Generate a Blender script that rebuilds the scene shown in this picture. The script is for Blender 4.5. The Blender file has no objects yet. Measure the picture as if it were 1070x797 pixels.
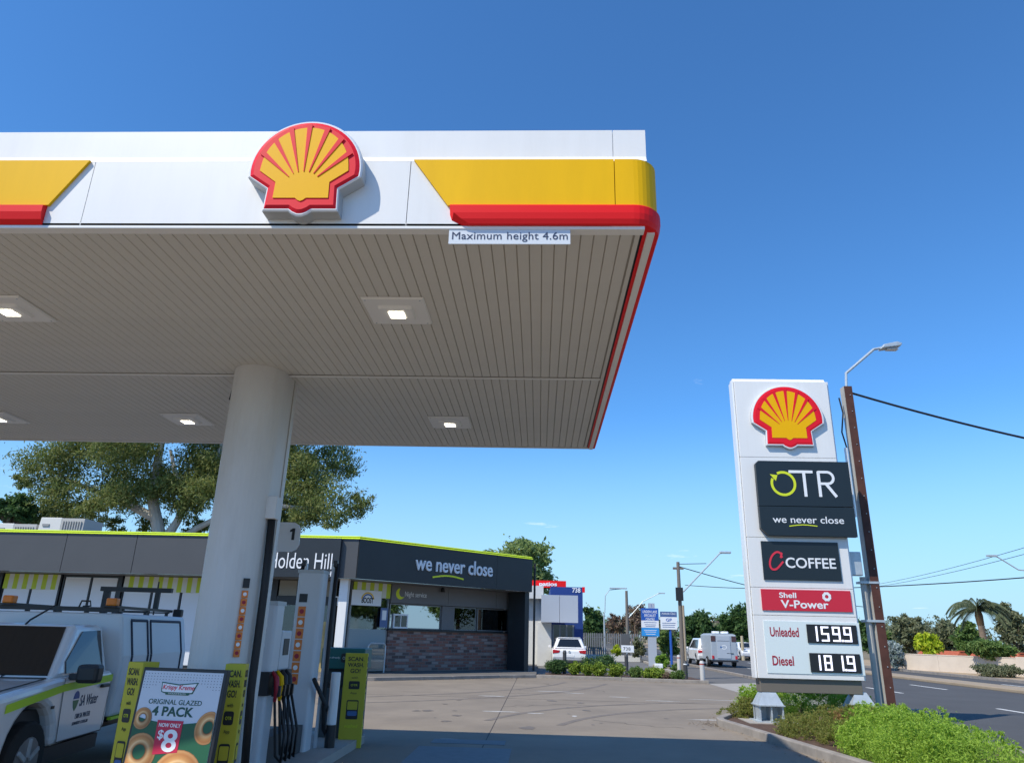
import bpy, bmesh, math, random
import numpy as np
from mathutils import Vector, Matrix
random.seed(7); rng = np.random.default_rng(7)
S = bpy.context.scene; C = S.collection
R = math.radians

# ------------------------------------------------------------------ camera
PW, PH, F = 1070.0, 797.0, 752.3
PITCH, ROLL, YAW, EYE = R(19.29), R(1.455), R(-2.515), 1.75
_f = Vector((math.sin(YAW)*math.cos(PITCH), math.cos(YAW)*math.cos(PITCH), math.sin(PITCH)))
_r = Vector((math.cos(YAW), -math.sin(YAW), 0)); _u = _r.cross(_f)
CR = math.cos(ROLL)*_r + math.sin(ROLL)*_u
CU = -math.sin(ROLL)*_r + math.cos(ROLL)*_u
cam = bpy.data.cameras.new('camera'); camo = bpy.data.objects.new('camera', cam); C.objects.link(camo)
camo.matrix_world = Matrix(((CR.x, CU.x, -_f.x, 0), (CR.y, CU.y, -_f.y, 0), (CR.z, CU.z, -_f.z, EYE), (0, 0, 0, 1)))
cam.sensor_fit = 'HORIZONTAL'; cam.sensor_width = 36; cam.lens = F/PW*36
cam.clip_start = 0.05; cam.clip_end = 6000
S.camera = camo

# ------------------------------------------------------------------ sky, sun, exposure
SH = Vector((0.63, 0.545, -1.0)).normalized()            # the way the sunlight travels
SUN_EL = math.asin(-SH.z); SUN_AZ = math.atan2(-SH.x, -SH.y)
SKY_TINT = (.49, .96, 1.38, 1)                            # white balance of the clear sky
W = bpy.data.worlds.new('World'); S.world = W; W.use_nodes = True
nt = W.node_tree; nt.nodes.clear()
def N(t, **k):
    n = nt.nodes.new(t)
    for a, b in k.items(): setattr(n, a, b)
    return n
out = N('ShaderNodeOutputWorld'); bg = N('ShaderNodeBackground'); bg.inputs['Strength'].default_value = 0.125
sky = N('ShaderNodeTexSky', sky_type='NISHITA', sun_disc=False)
sky.sun_elevation = SUN_EL; sky.sun_rotation = SUN_AZ; sky.altitude = 100
sky.air_density = 1.0; sky.dust_density = 0.0; sky.ozone_density = 1.6
hs = N('ShaderNodeMixRGB', blend_type='MULTIPLY'); hs.inputs[0].default_value = 1; hs.inputs[2].default_value = SKY_TINT
nt.links.new(sky.outputs[0], hs.inputs[1])
# ground haze paling the sky all round the horizon
tcz = N('ShaderNodeTexCoord'); sxz = N('ShaderNodeSeparateXYZ'); nt.links.new(tcz.outputs['Generated'], sxz.inputs[0])
hm = N('ShaderNodeMapRange', interpolation_type='SMOOTHSTEP'); hm.inputs['From Min'].default_value = -0.02; hm.inputs['From Max'].default_value = 0.30; hm.inputs['To Min'].default_value = 0.95; hm.inputs['To Max'].default_value = 0.0
nt.links.new(sxz.outputs['Z'], hm.inputs['Value']); hz_mix = N('ShaderNodeMixRGB'); hz_mix.inputs[2].default_value = (3.3, 5.05, 6.5, 1)
nt.links.new(hm.outputs[0], hz_mix.inputs[0]); nt.links.new(hs.outputs[0], hz_mix.inputs[1])
# thin fair-weather clouds on a flat layer overhead
tc = N('ShaderNodeTexCoord'); sx = N('ShaderNodeSeparateXYZ'); nt.links.new(tc.outputs['Generated'], sx.inputs[0])
mz = N('ShaderNodeMath', operation='MAXIMUM'); mz.inputs[1].default_value = 0.02; nt.links.new(sx.outputs['Z'], mz.inputs[0])
az_ = N('ShaderNodeMath', operation='ADD'); az_.inputs[1].default_value = 0.06; nt.links.new(mz.outputs[0], az_.inputs[0])
dv = N('ShaderNodeVectorMath', operation='DIVIDE'); nt.links.new(tc.outputs['Generated'], dv.inputs[0])
cb = N('ShaderNodeCombineXYZ'); nt.links.new(az_.outputs[0], cb.inputs[0]); nt.links.new(az_.outputs[0], cb.inputs[1]); cb.inputs[2].default_value = 1
nt.links.new(cb.outputs[0], dv.inputs[1])
n1 = N('ShaderNodeTexNoise'); n1.inputs['Scale'].default_value = 1.55; n1.inputs['Detail'].default_value = 7; n1.inputs['Roughness'].default_value = 0.58
mp = N('ShaderNodeMapping'); mp.inputs['Location'].default_value = (1.3, 8.2, 0.3); nt.links.new(dv.outputs[0], mp.inputs[0]); nt.links.new(mp.outputs[0], n1.inputs['Vector'])
rp = N('ShaderNodeValToRGB'); rp.color_ramp.elements[0].position = 0.66; rp.color_ramp.elements[1].position = 0.82
nt.links.new(n1.outputs['Fac'], rp.inputs[0])
ml = N('ShaderNodeMath', operation='MULTIPLY'); ml.inputs[1].default_value = 0.75; nt.links.new(rp.outputs[0], ml.inputs[0])
mx = N('ShaderNodeMixRGB'); mx.inputs[2].default_value = (8.6, 8.9, 9.4, 1)
nt.links.new(ml.outputs[0], mx.inputs[0]); nt.links.new(hz_mix.outputs[0], mx.inputs[1])
nt.links.new(mx.outputs[0], bg.inputs['Color']); nt.links.new(bg.outputs[0], out.inputs[0])
sl = bpy.data.lights.new('sun', 'SUN'); sl.energy = 4.05; sl.angle = R(0.53); sl.color = (1, 0.93, 0.80)
so = bpy.data.objects.new('sun', sl); C.objects.link(so); so.rotation_euler = SH.to_track_quat('-Z', 'Y').to_euler(); so.location = (-30, -30, 50)
S.view_settings.view_transform = 'Standard'; S.view_settings.look = 'None'
S.view_settings.exposure = 0.26; S.view_settings.gamma = 1.0; S.view_settings.use_curve_mapping = False
S.render.engine = 'CYCLES'; S.cycles.max_bounces = 8; S.cycles.transparent_max_bounces = 16

# ------------------------------------------------------------------ pixel -> place
def ray(px, py): return CR*((px-PW/2)/F) + CU*((PH/2-py)/F) + _f
CAM = Vector((0, 0, EYE))
def G(px, py, z=0.0):                                     # where the pixel's ray meets the level z
    v = ray(px, py); return CAM + v*((z-EYE)/v.z)
def D(px, py, Y):                                         # where it meets the upright plane at depth Y
    v = ray(px, py); return CAM + v*(Y/v.y)
class Frame:                                              # an upright plane set out in the place
    def __init__(s, x, y, rz=0.0):
        s.o = Vector((x, y, 0)); s.rz = rz; s.ex = Vector((math.cos(rz), math.sin(rz), 0)); s.n = Vector((-math.sin(rz), math.cos(rz), 0))
    def p(s, px, py, yl=0.0):
        v = ray(px, py); o = s.o + s.n*yl
        h = CAM + v*((o-CAM).dot(s.n)/v.dot(s.n))
        return (h-s.o).dot(s.ex), h.z

# ------------------------------------------------------------------ materials
MATS = {}
def mat(name, col, rough=0.6, metal=0.0, var=0.0, vscale=4.0, bump=0.0, bscale=40.0, emit=0.0, coat=0.0, stretch=None, spec=None, dirt=0.0, dscale=1.2, dcol=None):
    if name in MATS: return MATS[name]
    m = bpy.data.materials.new(name); m.use_nodes = True; t = m.node_tree; b = t.nodes['Principled BSDF']
    c4 = (*col, 1); b.inputs['Base Color'].default_value = c4; b.inputs['Roughness'].default_value = rough; b.inputs['Metallic'].default_value = metal
    if coat: b.inputs['Coat Weight'].default_value = coat; b.inputs['Coat Roughness'].default_value = 0.06
    if spec is not None: b.inputs['Specular IOR Level'].default_value = spec
    if emit: b.inputs['Emission Color'].default_value = c4; b.inputs['Emission Strength'].default_value = emit
    tcn = None
    def coords():
        nonlocal tcn
        if tcn is None:
            g = t.nodes.new('ShaderNodeTexCoord'); tcn = g.outputs['Object']
            if stretch:
                q = t.nodes.new('ShaderNodeMapping'); q.inputs['Scale'].default_value = stretch; t.links.new(tcn, q.inputs[0]); tcn = q.outputs[0]
        return tcn
    last = None
    if var:
        n = t.nodes.new('ShaderNodeTexNoise'); n.inputs['Scale'].default_value = vscale; n.inputs['Detail'].default_value = 8; n.inputs['Roughness'].default_value = 0.65
        t.links.new(coords(), n.inputs['Vector'])
        r = t.nodes.new('ShaderNodeValToRGB'); r.color_ramp.elements[0].position = 0.28; r.color_ramp.elements[1].position = 0.72
        r.color_ramp.elements[0].color = (*[x*(1-var) for x in col], 1); r.color_ramp.elements[1].color = (*[min(1, x*(1+var)) for x in col], 1)
        t.links.new(n.outputs['Fac'], r.inputs[0]); last = r.outputs[0]
    if dirt:
        n = t.nodes.new('ShaderNodeTexNoise'); n.inputs['Scale'].default_value = dscale; n.inputs['Detail'].default_value = 10; n.inputs['Roughness'].default_value = 0.7
        t.links.new(coords(), n.inputs['Vector'])
        r = t.nodes.new('ShaderNodeValToRGB'); r.color_ramp.elements[0].position = 0.5; r.color_ramp.elements[1].position = 0.75
        r.color_ramp.elements[0].color = (0, 0, 0, 1); r.color_ramp.elements[1].color = (dirt, dirt, dirt, 1)
        t.links.new(n.outputs['Fac'], r.inputs[0])
        x = t.nodes.new('ShaderNodeMixRGB'); t.links.new(r.outputs[0], x.inputs[0])
        if last: t.links.new(last, x.inputs[1])
        else: x.inputs[1].default_value = c4
        x.inputs[2].default_value = (*(dcol or [v*0.35 for v in col]), 1); last = x.outputs[0]
    if last: t.links.new(last, b.inputs['Base Color'])
    if bump:
        n = t.nodes.new('ShaderNodeTexNoise'); n.inputs['Scale'].default_value = bscale; n.inputs['Detail'].default_value = 6
        t.links.new(coords(), n.inputs['Vector'])
        k = t.nodes.new('ShaderNodeBump'); k.inputs['Strength'].default_value = bump; k.inputs['Distance'].default_value = 0.02
        t.links.new(n.outputs['Fac'], k.inputs['Height']); t.links.new(k.outputs[0], b.inputs['Normal'])
    MATS[name] = m; return m
def leafmat(name, cols, trans=0.35, rough=0.55):
    if name in MATS: return MATS[name]
    m = bpy.data.materials.new(name); m.use_nodes = True; t = m.node_tree; b = t.nodes['Principled BSDF']; o = t.nodes['Material Output']
    g = t.nodes.new('ShaderNodeNewGeometry'); r = t.nodes.new('ShaderNodeValToRGB'); r.color_ramp.interpolation = 'LINEAR'
    while len(r.color_ramp.elements) < len(cols): r.color_ramp.elements.new(0.5)
    for i, c in enumerate(cols):
        r.color_ramp.elements[i].position = i/(len(cols)-1); r.color_ramp.elements[i].color = (*c, 1)
    t.links.new(g.outputs['Random Per Island'], r.inputs[0]); t.links.new(r.outputs[0], b.inputs['Base Color'])
    b.inputs['Roughness'].default_value = rough; b.inputs['Specular IOR Level'].default_value = 0.3
    tr = t.nodes.new('ShaderNodeBsdfTranslucent'); t.links.new(r.outputs[0], tr.inputs[0])
    mxs = t.nodes.new('ShaderNodeMixShader'); mxs.inputs[0].default_value = trans
    t.links.new(b.outputs[0], mxs.inputs[1]); t.links.new(tr.outputs[0], mxs.inputs[2]); t.links.new(mxs.outputs[0], o.inputs[0])
    MATS[name] = m; return m
def glassmat(name, tint=(0.75, 0.8, 0.8), refl=1.0, rough=0.02):
    if name in MATS: return MATS[name]
    m = bpy.data.materials.new(name); m.use_nodes = True; t = m.node_tree; t.nodes.remove(t.nodes['Principled BSDF']); o = t.nodes['Material Output']
    tr = t.nodes.new('ShaderNodeBsdfTransparent'); tr.inputs[0].default_value = (*tint, 1)
    gl = t.nodes.new('ShaderNodeBsdfGlossy'); gl.inputs['Roughness'].default_value = rough; gl.inputs[0].default_value = (0.95, 0.97, 1, 1)
    fr = t.nodes.new('ShaderNodeFresnel'); fr.inputs[0].default_value = 1.5 + refl*0.35
    mxs = t.nodes.new('ShaderNodeMixShader'); t.links.new(fr.outputs[0], mxs.inputs[0]); t.links.new(tr.outputs[0], mxs.inputs[1]); t.links.new(gl.outputs[0], mxs.inputs[2])
    t.links.new(mxs.outputs[0], o.inputs[0]); MATS[name] = m; return m
def brickmat(name):
    m = bpy.data.materials.new(name); m.use_nodes = True; t = m.node_tree; b = t.nodes['Principled BSDF']
    g = t.nodes.new('ShaderNodeTexCoord'); mpn = t.nodes.new('ShaderNodeMapping'); mpn.inputs['Rotation'].default_value = (R(90), 0, 0)
    t.links.new(g.outputs['Object'], mpn.inputs[0])
    k = t.nodes.new('ShaderNodeTexBrick'); k.inputs['Scale'].default_value = 1.0; k.inputs['Brick Width'].default_value = 0.36; k.inputs['Row Height'].default_value = 0.125
    k.inputs['Mortar Size'].default_value = 0.014; k.inputs['Mortar'].default_value = (0.24, 0.2, 0.18, 1); k.inputs['Color1'].default_value = (0, 0, 0, 1); k.inputs['Color2'].default_value = (1, 1, 1, 1); k.inputs['Mortar Smooth'].default_value = 0.2
    t.links.new(mpn.outputs[0], k.inputs['Vector'])
    r = t.nodes.new('ShaderNodeValToRGB'); r.color_ramp.interpolation = 'CONSTANT'
    cs = [(0, (.13, .08, .07)), (.12, (.26, .12, .09)), (.34, (.30, .20, .17)), (.5, (.29, .13, .10)), (.66, (.34, .25, .22)), (.82, (.23, .10, .08)), (.93, (.15, .10, .09))]
    while len(r.color_ramp.elements) < len(cs): r.color_ramp.elements.new(0.5)
    for i, (p_, c_) in enumerate(cs): r.color_ramp.elements[i].position = p_; r.color_ramp.elements[i].color = (*c_, 1)
    sp = t.nodes.new('ShaderNodeSeparateColor'); t.links.new(k.outputs['Color'], sp.inputs[0]); t.links.new(sp.outputs[0], r.inputs[0])
    x = t.nodes.new('ShaderNodeMixRGB'); t.links.new(k.outputs['Fac'], x.inputs[0]); t.links.new(r.outputs[0], x.inputs[1]); x.inputs[2].default_value = (0.24, 0.2, 0.18, 1)
    t.links.new(x.outputs[0], b.inputs['Base Color']); b.inputs['Roughness'].default_value = 0.85
    bp = t.nodes.new('ShaderNodeBump'); bp.invert = True; bp.inputs['Distance'].default_value = 0.02; t.links.new(k.outputs['Fac'], bp.inputs['Height']); t.links.new(bp.outputs[0], b.inputs['Normal'])
    MATS[name] = m; return m
def stripemat(name, c1, c2, pitch):
    m = bpy.data.materials.new(name); m.use_nodes = True; t = m.node_tree; b = t.nodes['Principled BSDF']
    g = t.nodes.new('ShaderNodeTexCoord'); s_ = t.nodes.new('ShaderNodeSeparateXYZ'); t.links.new(g.outputs['Object'], s_.inputs[0])
    a = t.nodes.new('ShaderNodeMath'); a.operation = 'MULTIPLY'; a.inputs[1].default_value = 1/pitch; t.links.new(s_.outputs[0], a.inputs[0])
    f_ = t.nodes.new('ShaderNodeMath'); f_.operation = 'FRACT'; t.links.new(a.outputs[0], f_.inputs[0])
    q = t.nodes.new('ShaderNodeMath'); q.operation = 'GREATER_THAN'; q.inputs[1].default_value = 0.5; t.links.new(f_.outputs[0], q.inputs[0])
    x = t.nodes.new('ShaderNodeMixRGB'); x.inputs[1].default_value = (*c1, 1); x.inputs[2].default_value = (*c2, 1); t.links.new(q.outputs[0], x.inputs[0]); t.links.new(x.outputs[0], b.inputs['Base Color'])
    b.inputs['Roughness'].default_value = 0.7; MATS[name] = m; return m

WHITE = mat('white_cladding', (.78, .78, .77), .42, var=.03, vscale=1.3, dirt=.22, dscale=1.4, dcol=(.58, .57, .53), stretch=(2.2, 2.2, .25))
WHITE_P = mat('white_paint', (.78, .79, .80), .3, coat=.3)
YELLOW = mat('brand_yellow', (.84, .47, .0), .55, var=.06, vscale=1.6, spec=.2, stretch=(2, 2, .3))
RED = mat('brand_red', (.82, .010, .012), .5, spec=.25)
LENSRED = mat('sign_red', (.78, .010, .025), .45, spec=.25); LENSYEL = mat('sign_yellow', (.86, .45, .0), .45, spec=.2)
GREYT = mat('sign_return_grey', (.45, .47, .48), .45)
SOFF = mat('soffit_metal', (.68, .65, .585), .5, var=.05, vscale=1.2, dirt=.22, dscale=.8, dcol=(.5, .46, .38))
SOFFD = mat('soffit_groove', (.40, .37, .32), .7)
LAMP = mat('lamp_lens', (1.0, .93, .75), .3, emit=6)
LAMPF = mat('lamp_frame', (.84, .83, .80), .4)
BLACKP = mat('black_plastic', (.018, .018, .02), .45); RUBBER = mat('black_rubber', (.014, .014, .015), .6)
CHAR = mat('charcoal_panel', (.021, .026, .031), .42, var=.08, vscale=1.5); GREYP = mat('grey_panel', (.07, .073, .078), .5, var=.06, vscale=.8)
GREYW = mat('mid_grey_cladding', (.16, .16, .165), .55)
LIME = mat('lime_trim', (.55, .72, .02), .45); LIMEP = mat('lime_print', (.66, .74, .02), .5); YLIME = mat('yellow_green_card', (.50, .45, .03), .55)
PRINTW = mat('white_print', (.82, .84, .86), .5); PRINTB = mat('black_print', (.015, .017, .02), .5); PRINTN = mat('navy_print', (.02, .035, .09), .5)
CONC = mat('forecourt_concrete', (.240, .198, .150), .85, var=.16, vscale=.55, bump=.12, bscale=60, dirt=.5, dscale=.3, dcol=(.125, .103, .085))
CONCL = mat('pale_concrete', (.36, .33, .29), .85, var=.12, vscale=1.2, bump=.1, bscale=50); KERB = mat('kerb_concrete', (.28, .25, .22), .85, var=.22, vscale=2.4, bump=.2, bscale=30, dirt=.5, dscale=2.2)
ASPH = mat('asphalt', (.075, .074, .074), .9, var=.16, vscale=.35, bump=.25, bscale=90, dirt=.2, dscale=.3, dcol=(.05, .05, .05)); ASPHL = mat('worn_asphalt', (.13, .122, .112), .9, var=.14, vscale=.9, bump=.2, bscale=80)
SOIL = mat('bark_mulch', (.09, .052, .034), .95, var=.5, vscale=9, bump=.8, bscale=30); DRY = mat('dry_ground', (.20, .165, .10), .95, var=.25, vscale=.12)
MEDI = mat('median_paving', (.33, .26, .18), .9, var=.15, vscale=1.0)
PAINT = mat('road_paint', (.62, .62, .60), .7, var=.15, vscale=6)
GALV = mat('galvanised_steel', (.50, .55, .58), .42, metal=.35, var=.14, vscale=8); RUST = mat('rusty_steel', (.085, .03, .02), .75, var=.35, vscale=3)
CONCP = mat('pole_concrete', (.42, .41, .38), .85, var=.1); POLEG = mat('weathered_timber', (.17, .15, .13), .9, var=.3, vscale=3, stretch=(6, 6, .4))
GLASS = glassmat('clear_glass', (.72, .78, .78), .6); GLASSD = glassmat('tinted_glass', (.10, .12, .13), .6); GLASSM = glassmat('mirror_window', (.05, .06, .06), 13)
BRICK = brickmat('recycled_brick'); CARW = mat('car_white', (.80, .81, .82), .25, coat=.8); TAIL = mat('tail_lamp', (.5, .01, .02), .2, coat=.5)
ORANGE = mat('amber_lens', (.85, .22, .01), .35); TEAL = mat('teal_panel', (.012, .12, .115), .5); DGREY = mat('dark_grey_plastic', (.045, .05, .055), .55)
TYRE = mat('tyre_rubber', (.02, .02, .02), .85); RIM = mat('wheel_rim', (.3, .3, .31), .35, metal=.7); HIVIS = mat('hivis_stripe', (.50, .75, .02), .45)
BLUE = mat('deep_blue_wall', (.012, .045, .22), .5); PALEW = mat('pale_render', (.62, .63, .62), .7, var=.05); PANELG = mat('pale_grey_panel', (.42, .46, .52), .5)
CREAM = mat('cream_render', (.60, .52, .43), .85, var=.07, vscale=1.2, dirt=.3, dscale=.8, dcol=(.42, .35, .28)); TERRA = mat('terracotta_roof', (.42, .10, .045), .8, var=.25, vscale=5)

# ------------------------------------------------------------------ mesh building
class MB:
    def __init__(s): s.v = []; s.f = []
    def poly(s, pts):
        b = len(s.v); s.v += [tuple(p) for p in pts]; s.f.append(tuple(range(b, b+len(pts)))); return s
    def box(s, x0, x1, y0, y1, z0, z1):
        b = len(s.v); s.v += [(x0, y0, z0), (x1, y0, z0), (x1, y1, z0), (x0, y1, z0), (x0, y0, z1), (x1, y0, z1), (x1, y1, z1), (x0, y1, z1)]
        s.f += [(b, b+3, b+2, b+1), (b+4, b+5, b+6, b+7), (b, b+1, b+5, b+4), (b+1, b+2, b+6, b+5), (b+2, b+3, b+7, b+6), (b+3, b, b+4, b+7)]; return s
    def prism(s, poly, a0, a1, ax='y', top=None):
        # poly of 2-d points extruded along ax; top: another poly for the a1 end
        top = top or poly; n = len(poly); b = len(s.v)
        def P(p, a): return {'y': (p[0], a, p[1]), 'x': (a, p[0], p[1]), 'z': (p[0], p[1], a)}[ax]
        s.v += [P(p, a0) for p in poly] + [P(p, a1) for p in top]
        s.f.append(tuple(range(b, b+n))); s.f.append(tuple(range(b+2*n-1, b+n-1, -1)))
        for i in range(n): j = (i+1) % n; s.f.append((b+i, b+n+i, b+n+j, b+j))
        return s
    def cyl(s, p0, p1, r0, r1=None, n=12, caps=True):
        r1 = r0 if r1 is None else r1; p0 = Vector(p0); p1 = Vector(p1); d = (p1-p0).normalized()
        a = d.orthogonal().normalized(); c = d.cross(a); b = len(s.v)
        for p, r in ((p0, r0), (p1, r1)):
            for i in range(n): t = 2*math.pi*i/n; s.v.append(tuple(p + a*(r*math.cos(t)) + c*(r*math.sin(t))))
        for i in range(n): j = (i+1) % n; s.f.append((b+i, b+j, b+n+j, b+n+i))
        if caps: s.f.append(tuple(range(b+n-1, b-1, -1))); s.f.append(tuple(range(b+n, b+2*n)))
        return s
    def tube(s, pts, r, n=8):
        pts = [Vector(p) for p in pts]; rs = r if isinstance(r, (list, tuple)) else [r]*len(pts); b = len(s.v); a = None
        for i, p in enumerate(pts):
            d = (pts[min(i+1, len(pts)-1)]-pts[max(i-1, 0)]).normalized()
            if a is None: a = d.orthogonal().normalized()
            a = (a - d*a.dot(d)).normalized(); c = d.cross(a)
            for k in range(n): t = 2*math.pi*k/n; s.v.append(tuple(p + a*(rs[i]*math.cos(t)) + c*(rs[i]*math.sin(t))))
        for i in range(len(pts)-1):
            for k in range(n): j = (k+1) % n; s.f.append((b+i*n+k, b+i*n+j, b+(i+1)*n+j, b+(i+1)*n+k))
        s.f.append(tuple(range(b+n-1, b-1, -1))); e = b+(len(pts)-1)*n; s.f.append(tuple(range(e, e+n))); return s
    def mesh(s, name, material, M=None, smooth=False):
        vs = [tuple(M @ Vector(v)) for v in s.v] if M is not None else s.v
        me = bpy.data.meshes.new(name); me.from_pydata(vs, [], s.f); me.materials.append(material)
        bm = bmesh.new(); bm.from_mesh(me); bmesh.ops.recalc_face_normals(bm, faces=bm.faces); bm.to_mesh(me); bm.free()
        if smooth: me.shade_smooth(); 
        return me
    def build(s, name, material, parent=None, M=None, smooth=False, bevel=0, seg=2, loc=None):
        return link(name, s.mesh(name, material, M, smooth), parent, bevel, seg, loc)
def link(name, me, parent=None, bevel=0, seg=2, loc=None):
    o = bpy.data.objects.new(name, me); C.objects.link(o)
    if parent: o.parent = parent
    if loc: o.location = loc
    if bevel:
        m = o.modifiers.new('bevel', 'BEVEL'); m.width = bevel; m.segments = seg; m.limit_method = 'ANGLE'; m.angle_limit = R(35)
    return o
def tag(o, label, cat, group=None):
    o['label'] = label; o['category'] = cat
    if group: o['group'] = group
    return o
def thing(name, label, cat, loc=(0, 0, 0), rz=0.0, group=None):
    o = bpy.data.objects.new(name, None); C.objects.link(o); o.location = loc; o.rotation_euler = (0, 0, rz); o.empty_display_size = .2
    return tag(o, label, cat, group)
def struct(o): o['kind'] = 'structure'; return o
def box(name, m, parent, x0, x1, y0, y1, z0, z1, M=None, bevel=0):
    return MB().box(min(x0, x1), max(x0, x1), min(y0, y1), max(y0, y1), min(z0, z1), max(z0, z1)).build(name, m, parent, M, bevel=bevel)
def text(parent, s, x0, x1, z0, z1, y, m, M=None, shear=0.0, bold=0.0, depth=0.004, name='lettering', space=1.0):
    cu = bpy.data.curves.new('txt', 'FONT'); cu.body = s; cu.size = 1; cu.shear = shear; cu.offset = bold; cu.space_character = space; cu.resolution_u = 4
    o = bpy.data.objects.new('txt', cu); C.objects.link(o); dg = bpy.context.evaluated_depsgraph_get(); dg.update()
    me = bpy.data.meshes.new_from_object(o.evaluated_get(dg)); bpy.data.objects.remove(o); bpy.data.curves.remove(cu)
    n = len(me.vertices); co = np.empty(n*3, dtype=np.float32); me.vertices.foreach_get('co', co); co = co.reshape(-1, 3)
    a, b = co.min(0), co.max(0); sxx = (x1-x0)/max(b[0]-a[0], 1e-6); szz = (z1-z0)/max(b[1]-a[1], 1e-6)
    bm = bmesh.new(); bm.from_mesh(me)
    for v in bm.verts: v.co = ((v.co.x-a[0])*sxx + x0, y, (v.co.y-a[1])*szz + z0)
    r = bmesh.ops.extrude_face_region(bm, geom=bm.faces[:])
    for v in [g for g in r['geom'] if isinstance(g, bmesh.types.BMVert)]: v.co.y -= depth
    if M is not None: bm.transform(M)
    bmesh.ops.recalc_face_normals(bm, faces=bm.faces); bm.to_mesh(me); bm.free()
    me.shade_flat(); me.materials.clear(); me.materials.append(m); me.name = name
    return link(name, me, parent)
def dup(root, loc, rz=None, label=None):
    r = root.copy(); C.objects.link(r); r.location = loc
    if rz is not None: r.rotation_euler = (0, 0, rz)
    if label: r['label'] = label
    for ch in list(root.children):
        c = ch.copy(); C.objects.link(c); c.parent = r
        for g in list(ch.children): d = g.copy(); C.objects.link(d); d.parent = c
    return r
def arc(cx, cz, r, a0, a1, n, rz=None): rz = rz or r; return [(cx+r*math.cos(R(a0+(a1-a0)*i/n)), cz+rz*math.sin(R(a0+(a1-a0)*i/n))) for i in range(n+1)]
def rrect(x0, x1, z0, z1, r, n=5):
    return arc(x1-r, z1-r, r, 0, 90, n)+arc(x0+r, z1-r, r, 90, 180, n)+arc(x0+r, z0+r, r, 180, 270, n)+arc(x1-r, z0+r, r, 270, 360, n)

# ================================================================== the ground, road and kerbs
def sheet(name, m, pts, z, parent=None):
    o = MB().poly([(x, y, z) for x, y in pts]).build(name, m, parent); return o
def rect(x0, x1, y0, y1): return [(x0, y0), (x1, y0), (x1, y1), (x0, y1)]
struct(sheet('ground', DRY, rect(-1500, 1500, -300, 3000), -0.03))
fore = struct(sheet('forecourt', CONC, [(-45, -25), (4.6, -25), (4.6, 9), (4.75, 11), (4.45, 13), (3.85, 17.1), (3.9, 17.5), (5.5, 20.9), (7.0, 23.0), (7.0, 32.3), (3.5, 32.9), (-.1, 33.2), (-2, 34), (-45, 34)], 0.0))
for x in (-.9, -9.5):                                     # saw-cut joints in the slab, sunk dark lines
    MB().box(x-.008, x+.008, -20, 33, .0, .003).build('slab_joint', mat('joint_filler', (.06, .05, .045), .9), fore)
for y in (9.2, 22.5): MB().box(-40, 4.2 if y < 20 else 6.4, y-.008, y+.008, .0, .003).build('slab_joint', MATS['joint_filler'], fore)
# worn paint and a steel tank cover in the slab
fp = mat('worn_paint', (.42, .40, .37), .9, var=.35, vscale=9)
for (px, py, w, l) in ((575, 722, 1.6, .12), (600, 724, .9, .1), (648, 728, .7, .12), (690, 732, 1.3, .1), (745, 731, 1.8, .1), (520, 743, 1.2, .15), (560, 745, .5, .1), (600, 748, .16, .16), (515, 727, .9, .12), (742, 752, 1.0, .12), (470, 772, .5, .06), (505, 783, .25, .12), (506, 788, .25, .12)):
    p = G(px, py); a = [(p.x+w*.5*math.cos(t)*random.uniform(.6, 1.1), p.y+l*math.sin(t)*random.uniform(.6, 1.2)) for t in [i*math.pi/6 for i in range(12)]]
    sheet('worn_marking', fp, a, .004, fore)
p = G(480, 790); MB().box(p.x-.75, p.x+.75, p.y-1.0, p.y+.9, .0, .006).build('tank_cover', mat('steel_cover', (.12, .125, .13), .5, var=.2, vscale=6), fore)
MB().box(p.x-.62, p.x+.62, p.y+1.3, p.y+1.8, .0, .006).build('drain_grate', MATS['steel_cover'], fore)
OIL = mat('oil_stain', (.155, .13, .108), .7, var=.2, vscale=8); TYREM = mat('tyre_mark', (.175, .147, .122), .85, var=.25, vscale=3)
for i in range(26):
    x = random.uniform(-3, 3.4); y = random.choice([random.uniform(14, 30), random.uniform(15, 22)]); r_ = random.choice([.04, .05, .07, .1, .16])*random.uniform(.6, 1.2)
    sheet('oil_stain', OIL, [(x+r_*math.cos(t)*random.uniform(.5, 1.2), y+r_*1.6*math.sin(t)*random.uniform(.5, 1.2)) for t in [j*.7 for j in range(9)]], .0035+.00001*i, fore)
def crack(pts, w, m, name, z):
    k = MB()
    for i in range(len(pts)-1):
        a = Vector(pts[i]); b = Vector(pts[i+1]); d = (b-a).normalized(); n_ = Vector((-d.y, d.x))*w/2; k.poly([(*(a+n_), z), (*(b+n_), z), (*(b-n_), z), (*(a-n_), z)])
    k.build(name, m, fore)
for (x, y, n, dx, dy) in ((-.9, 20, 14, .22, .1), (2.2, 26, 12, -.18, .3), (-4.2, 24, 16, .3, .05), (1.2, 17.5, 10, .2, -.08)):
    p_ = [(x, y)]
    for i in range(n): p_.append((p_[-1][0]+dx+random.gauss(0, .1), p_[-1][1]+dy+random.gauss(0, .12)))
    crack(p_, .018, MATS['joint_filler'], 'crack', .0032)
for (cx, cy, r0, a0, a1) in ((8, 14, 9.5, 100, 165), (8, 14, 7.9, 100, 165), (-14, 34, 17, -60, -10), (-14, 34, 15.4, -60, -10)):
    crack([(cx+r0*math.cos(R(a)), cy+r0*math.sin(R(a))) for a in range(a0, a1, 3)], .17, TYREM, 'tyre_mark', .0025+.00002*r0)
struct(sheet('apron', CONCL, [(7.0, 21.2), (10.25, 21.2), (10.25, 34.5), (7.0, 32.3)], .004))
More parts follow.
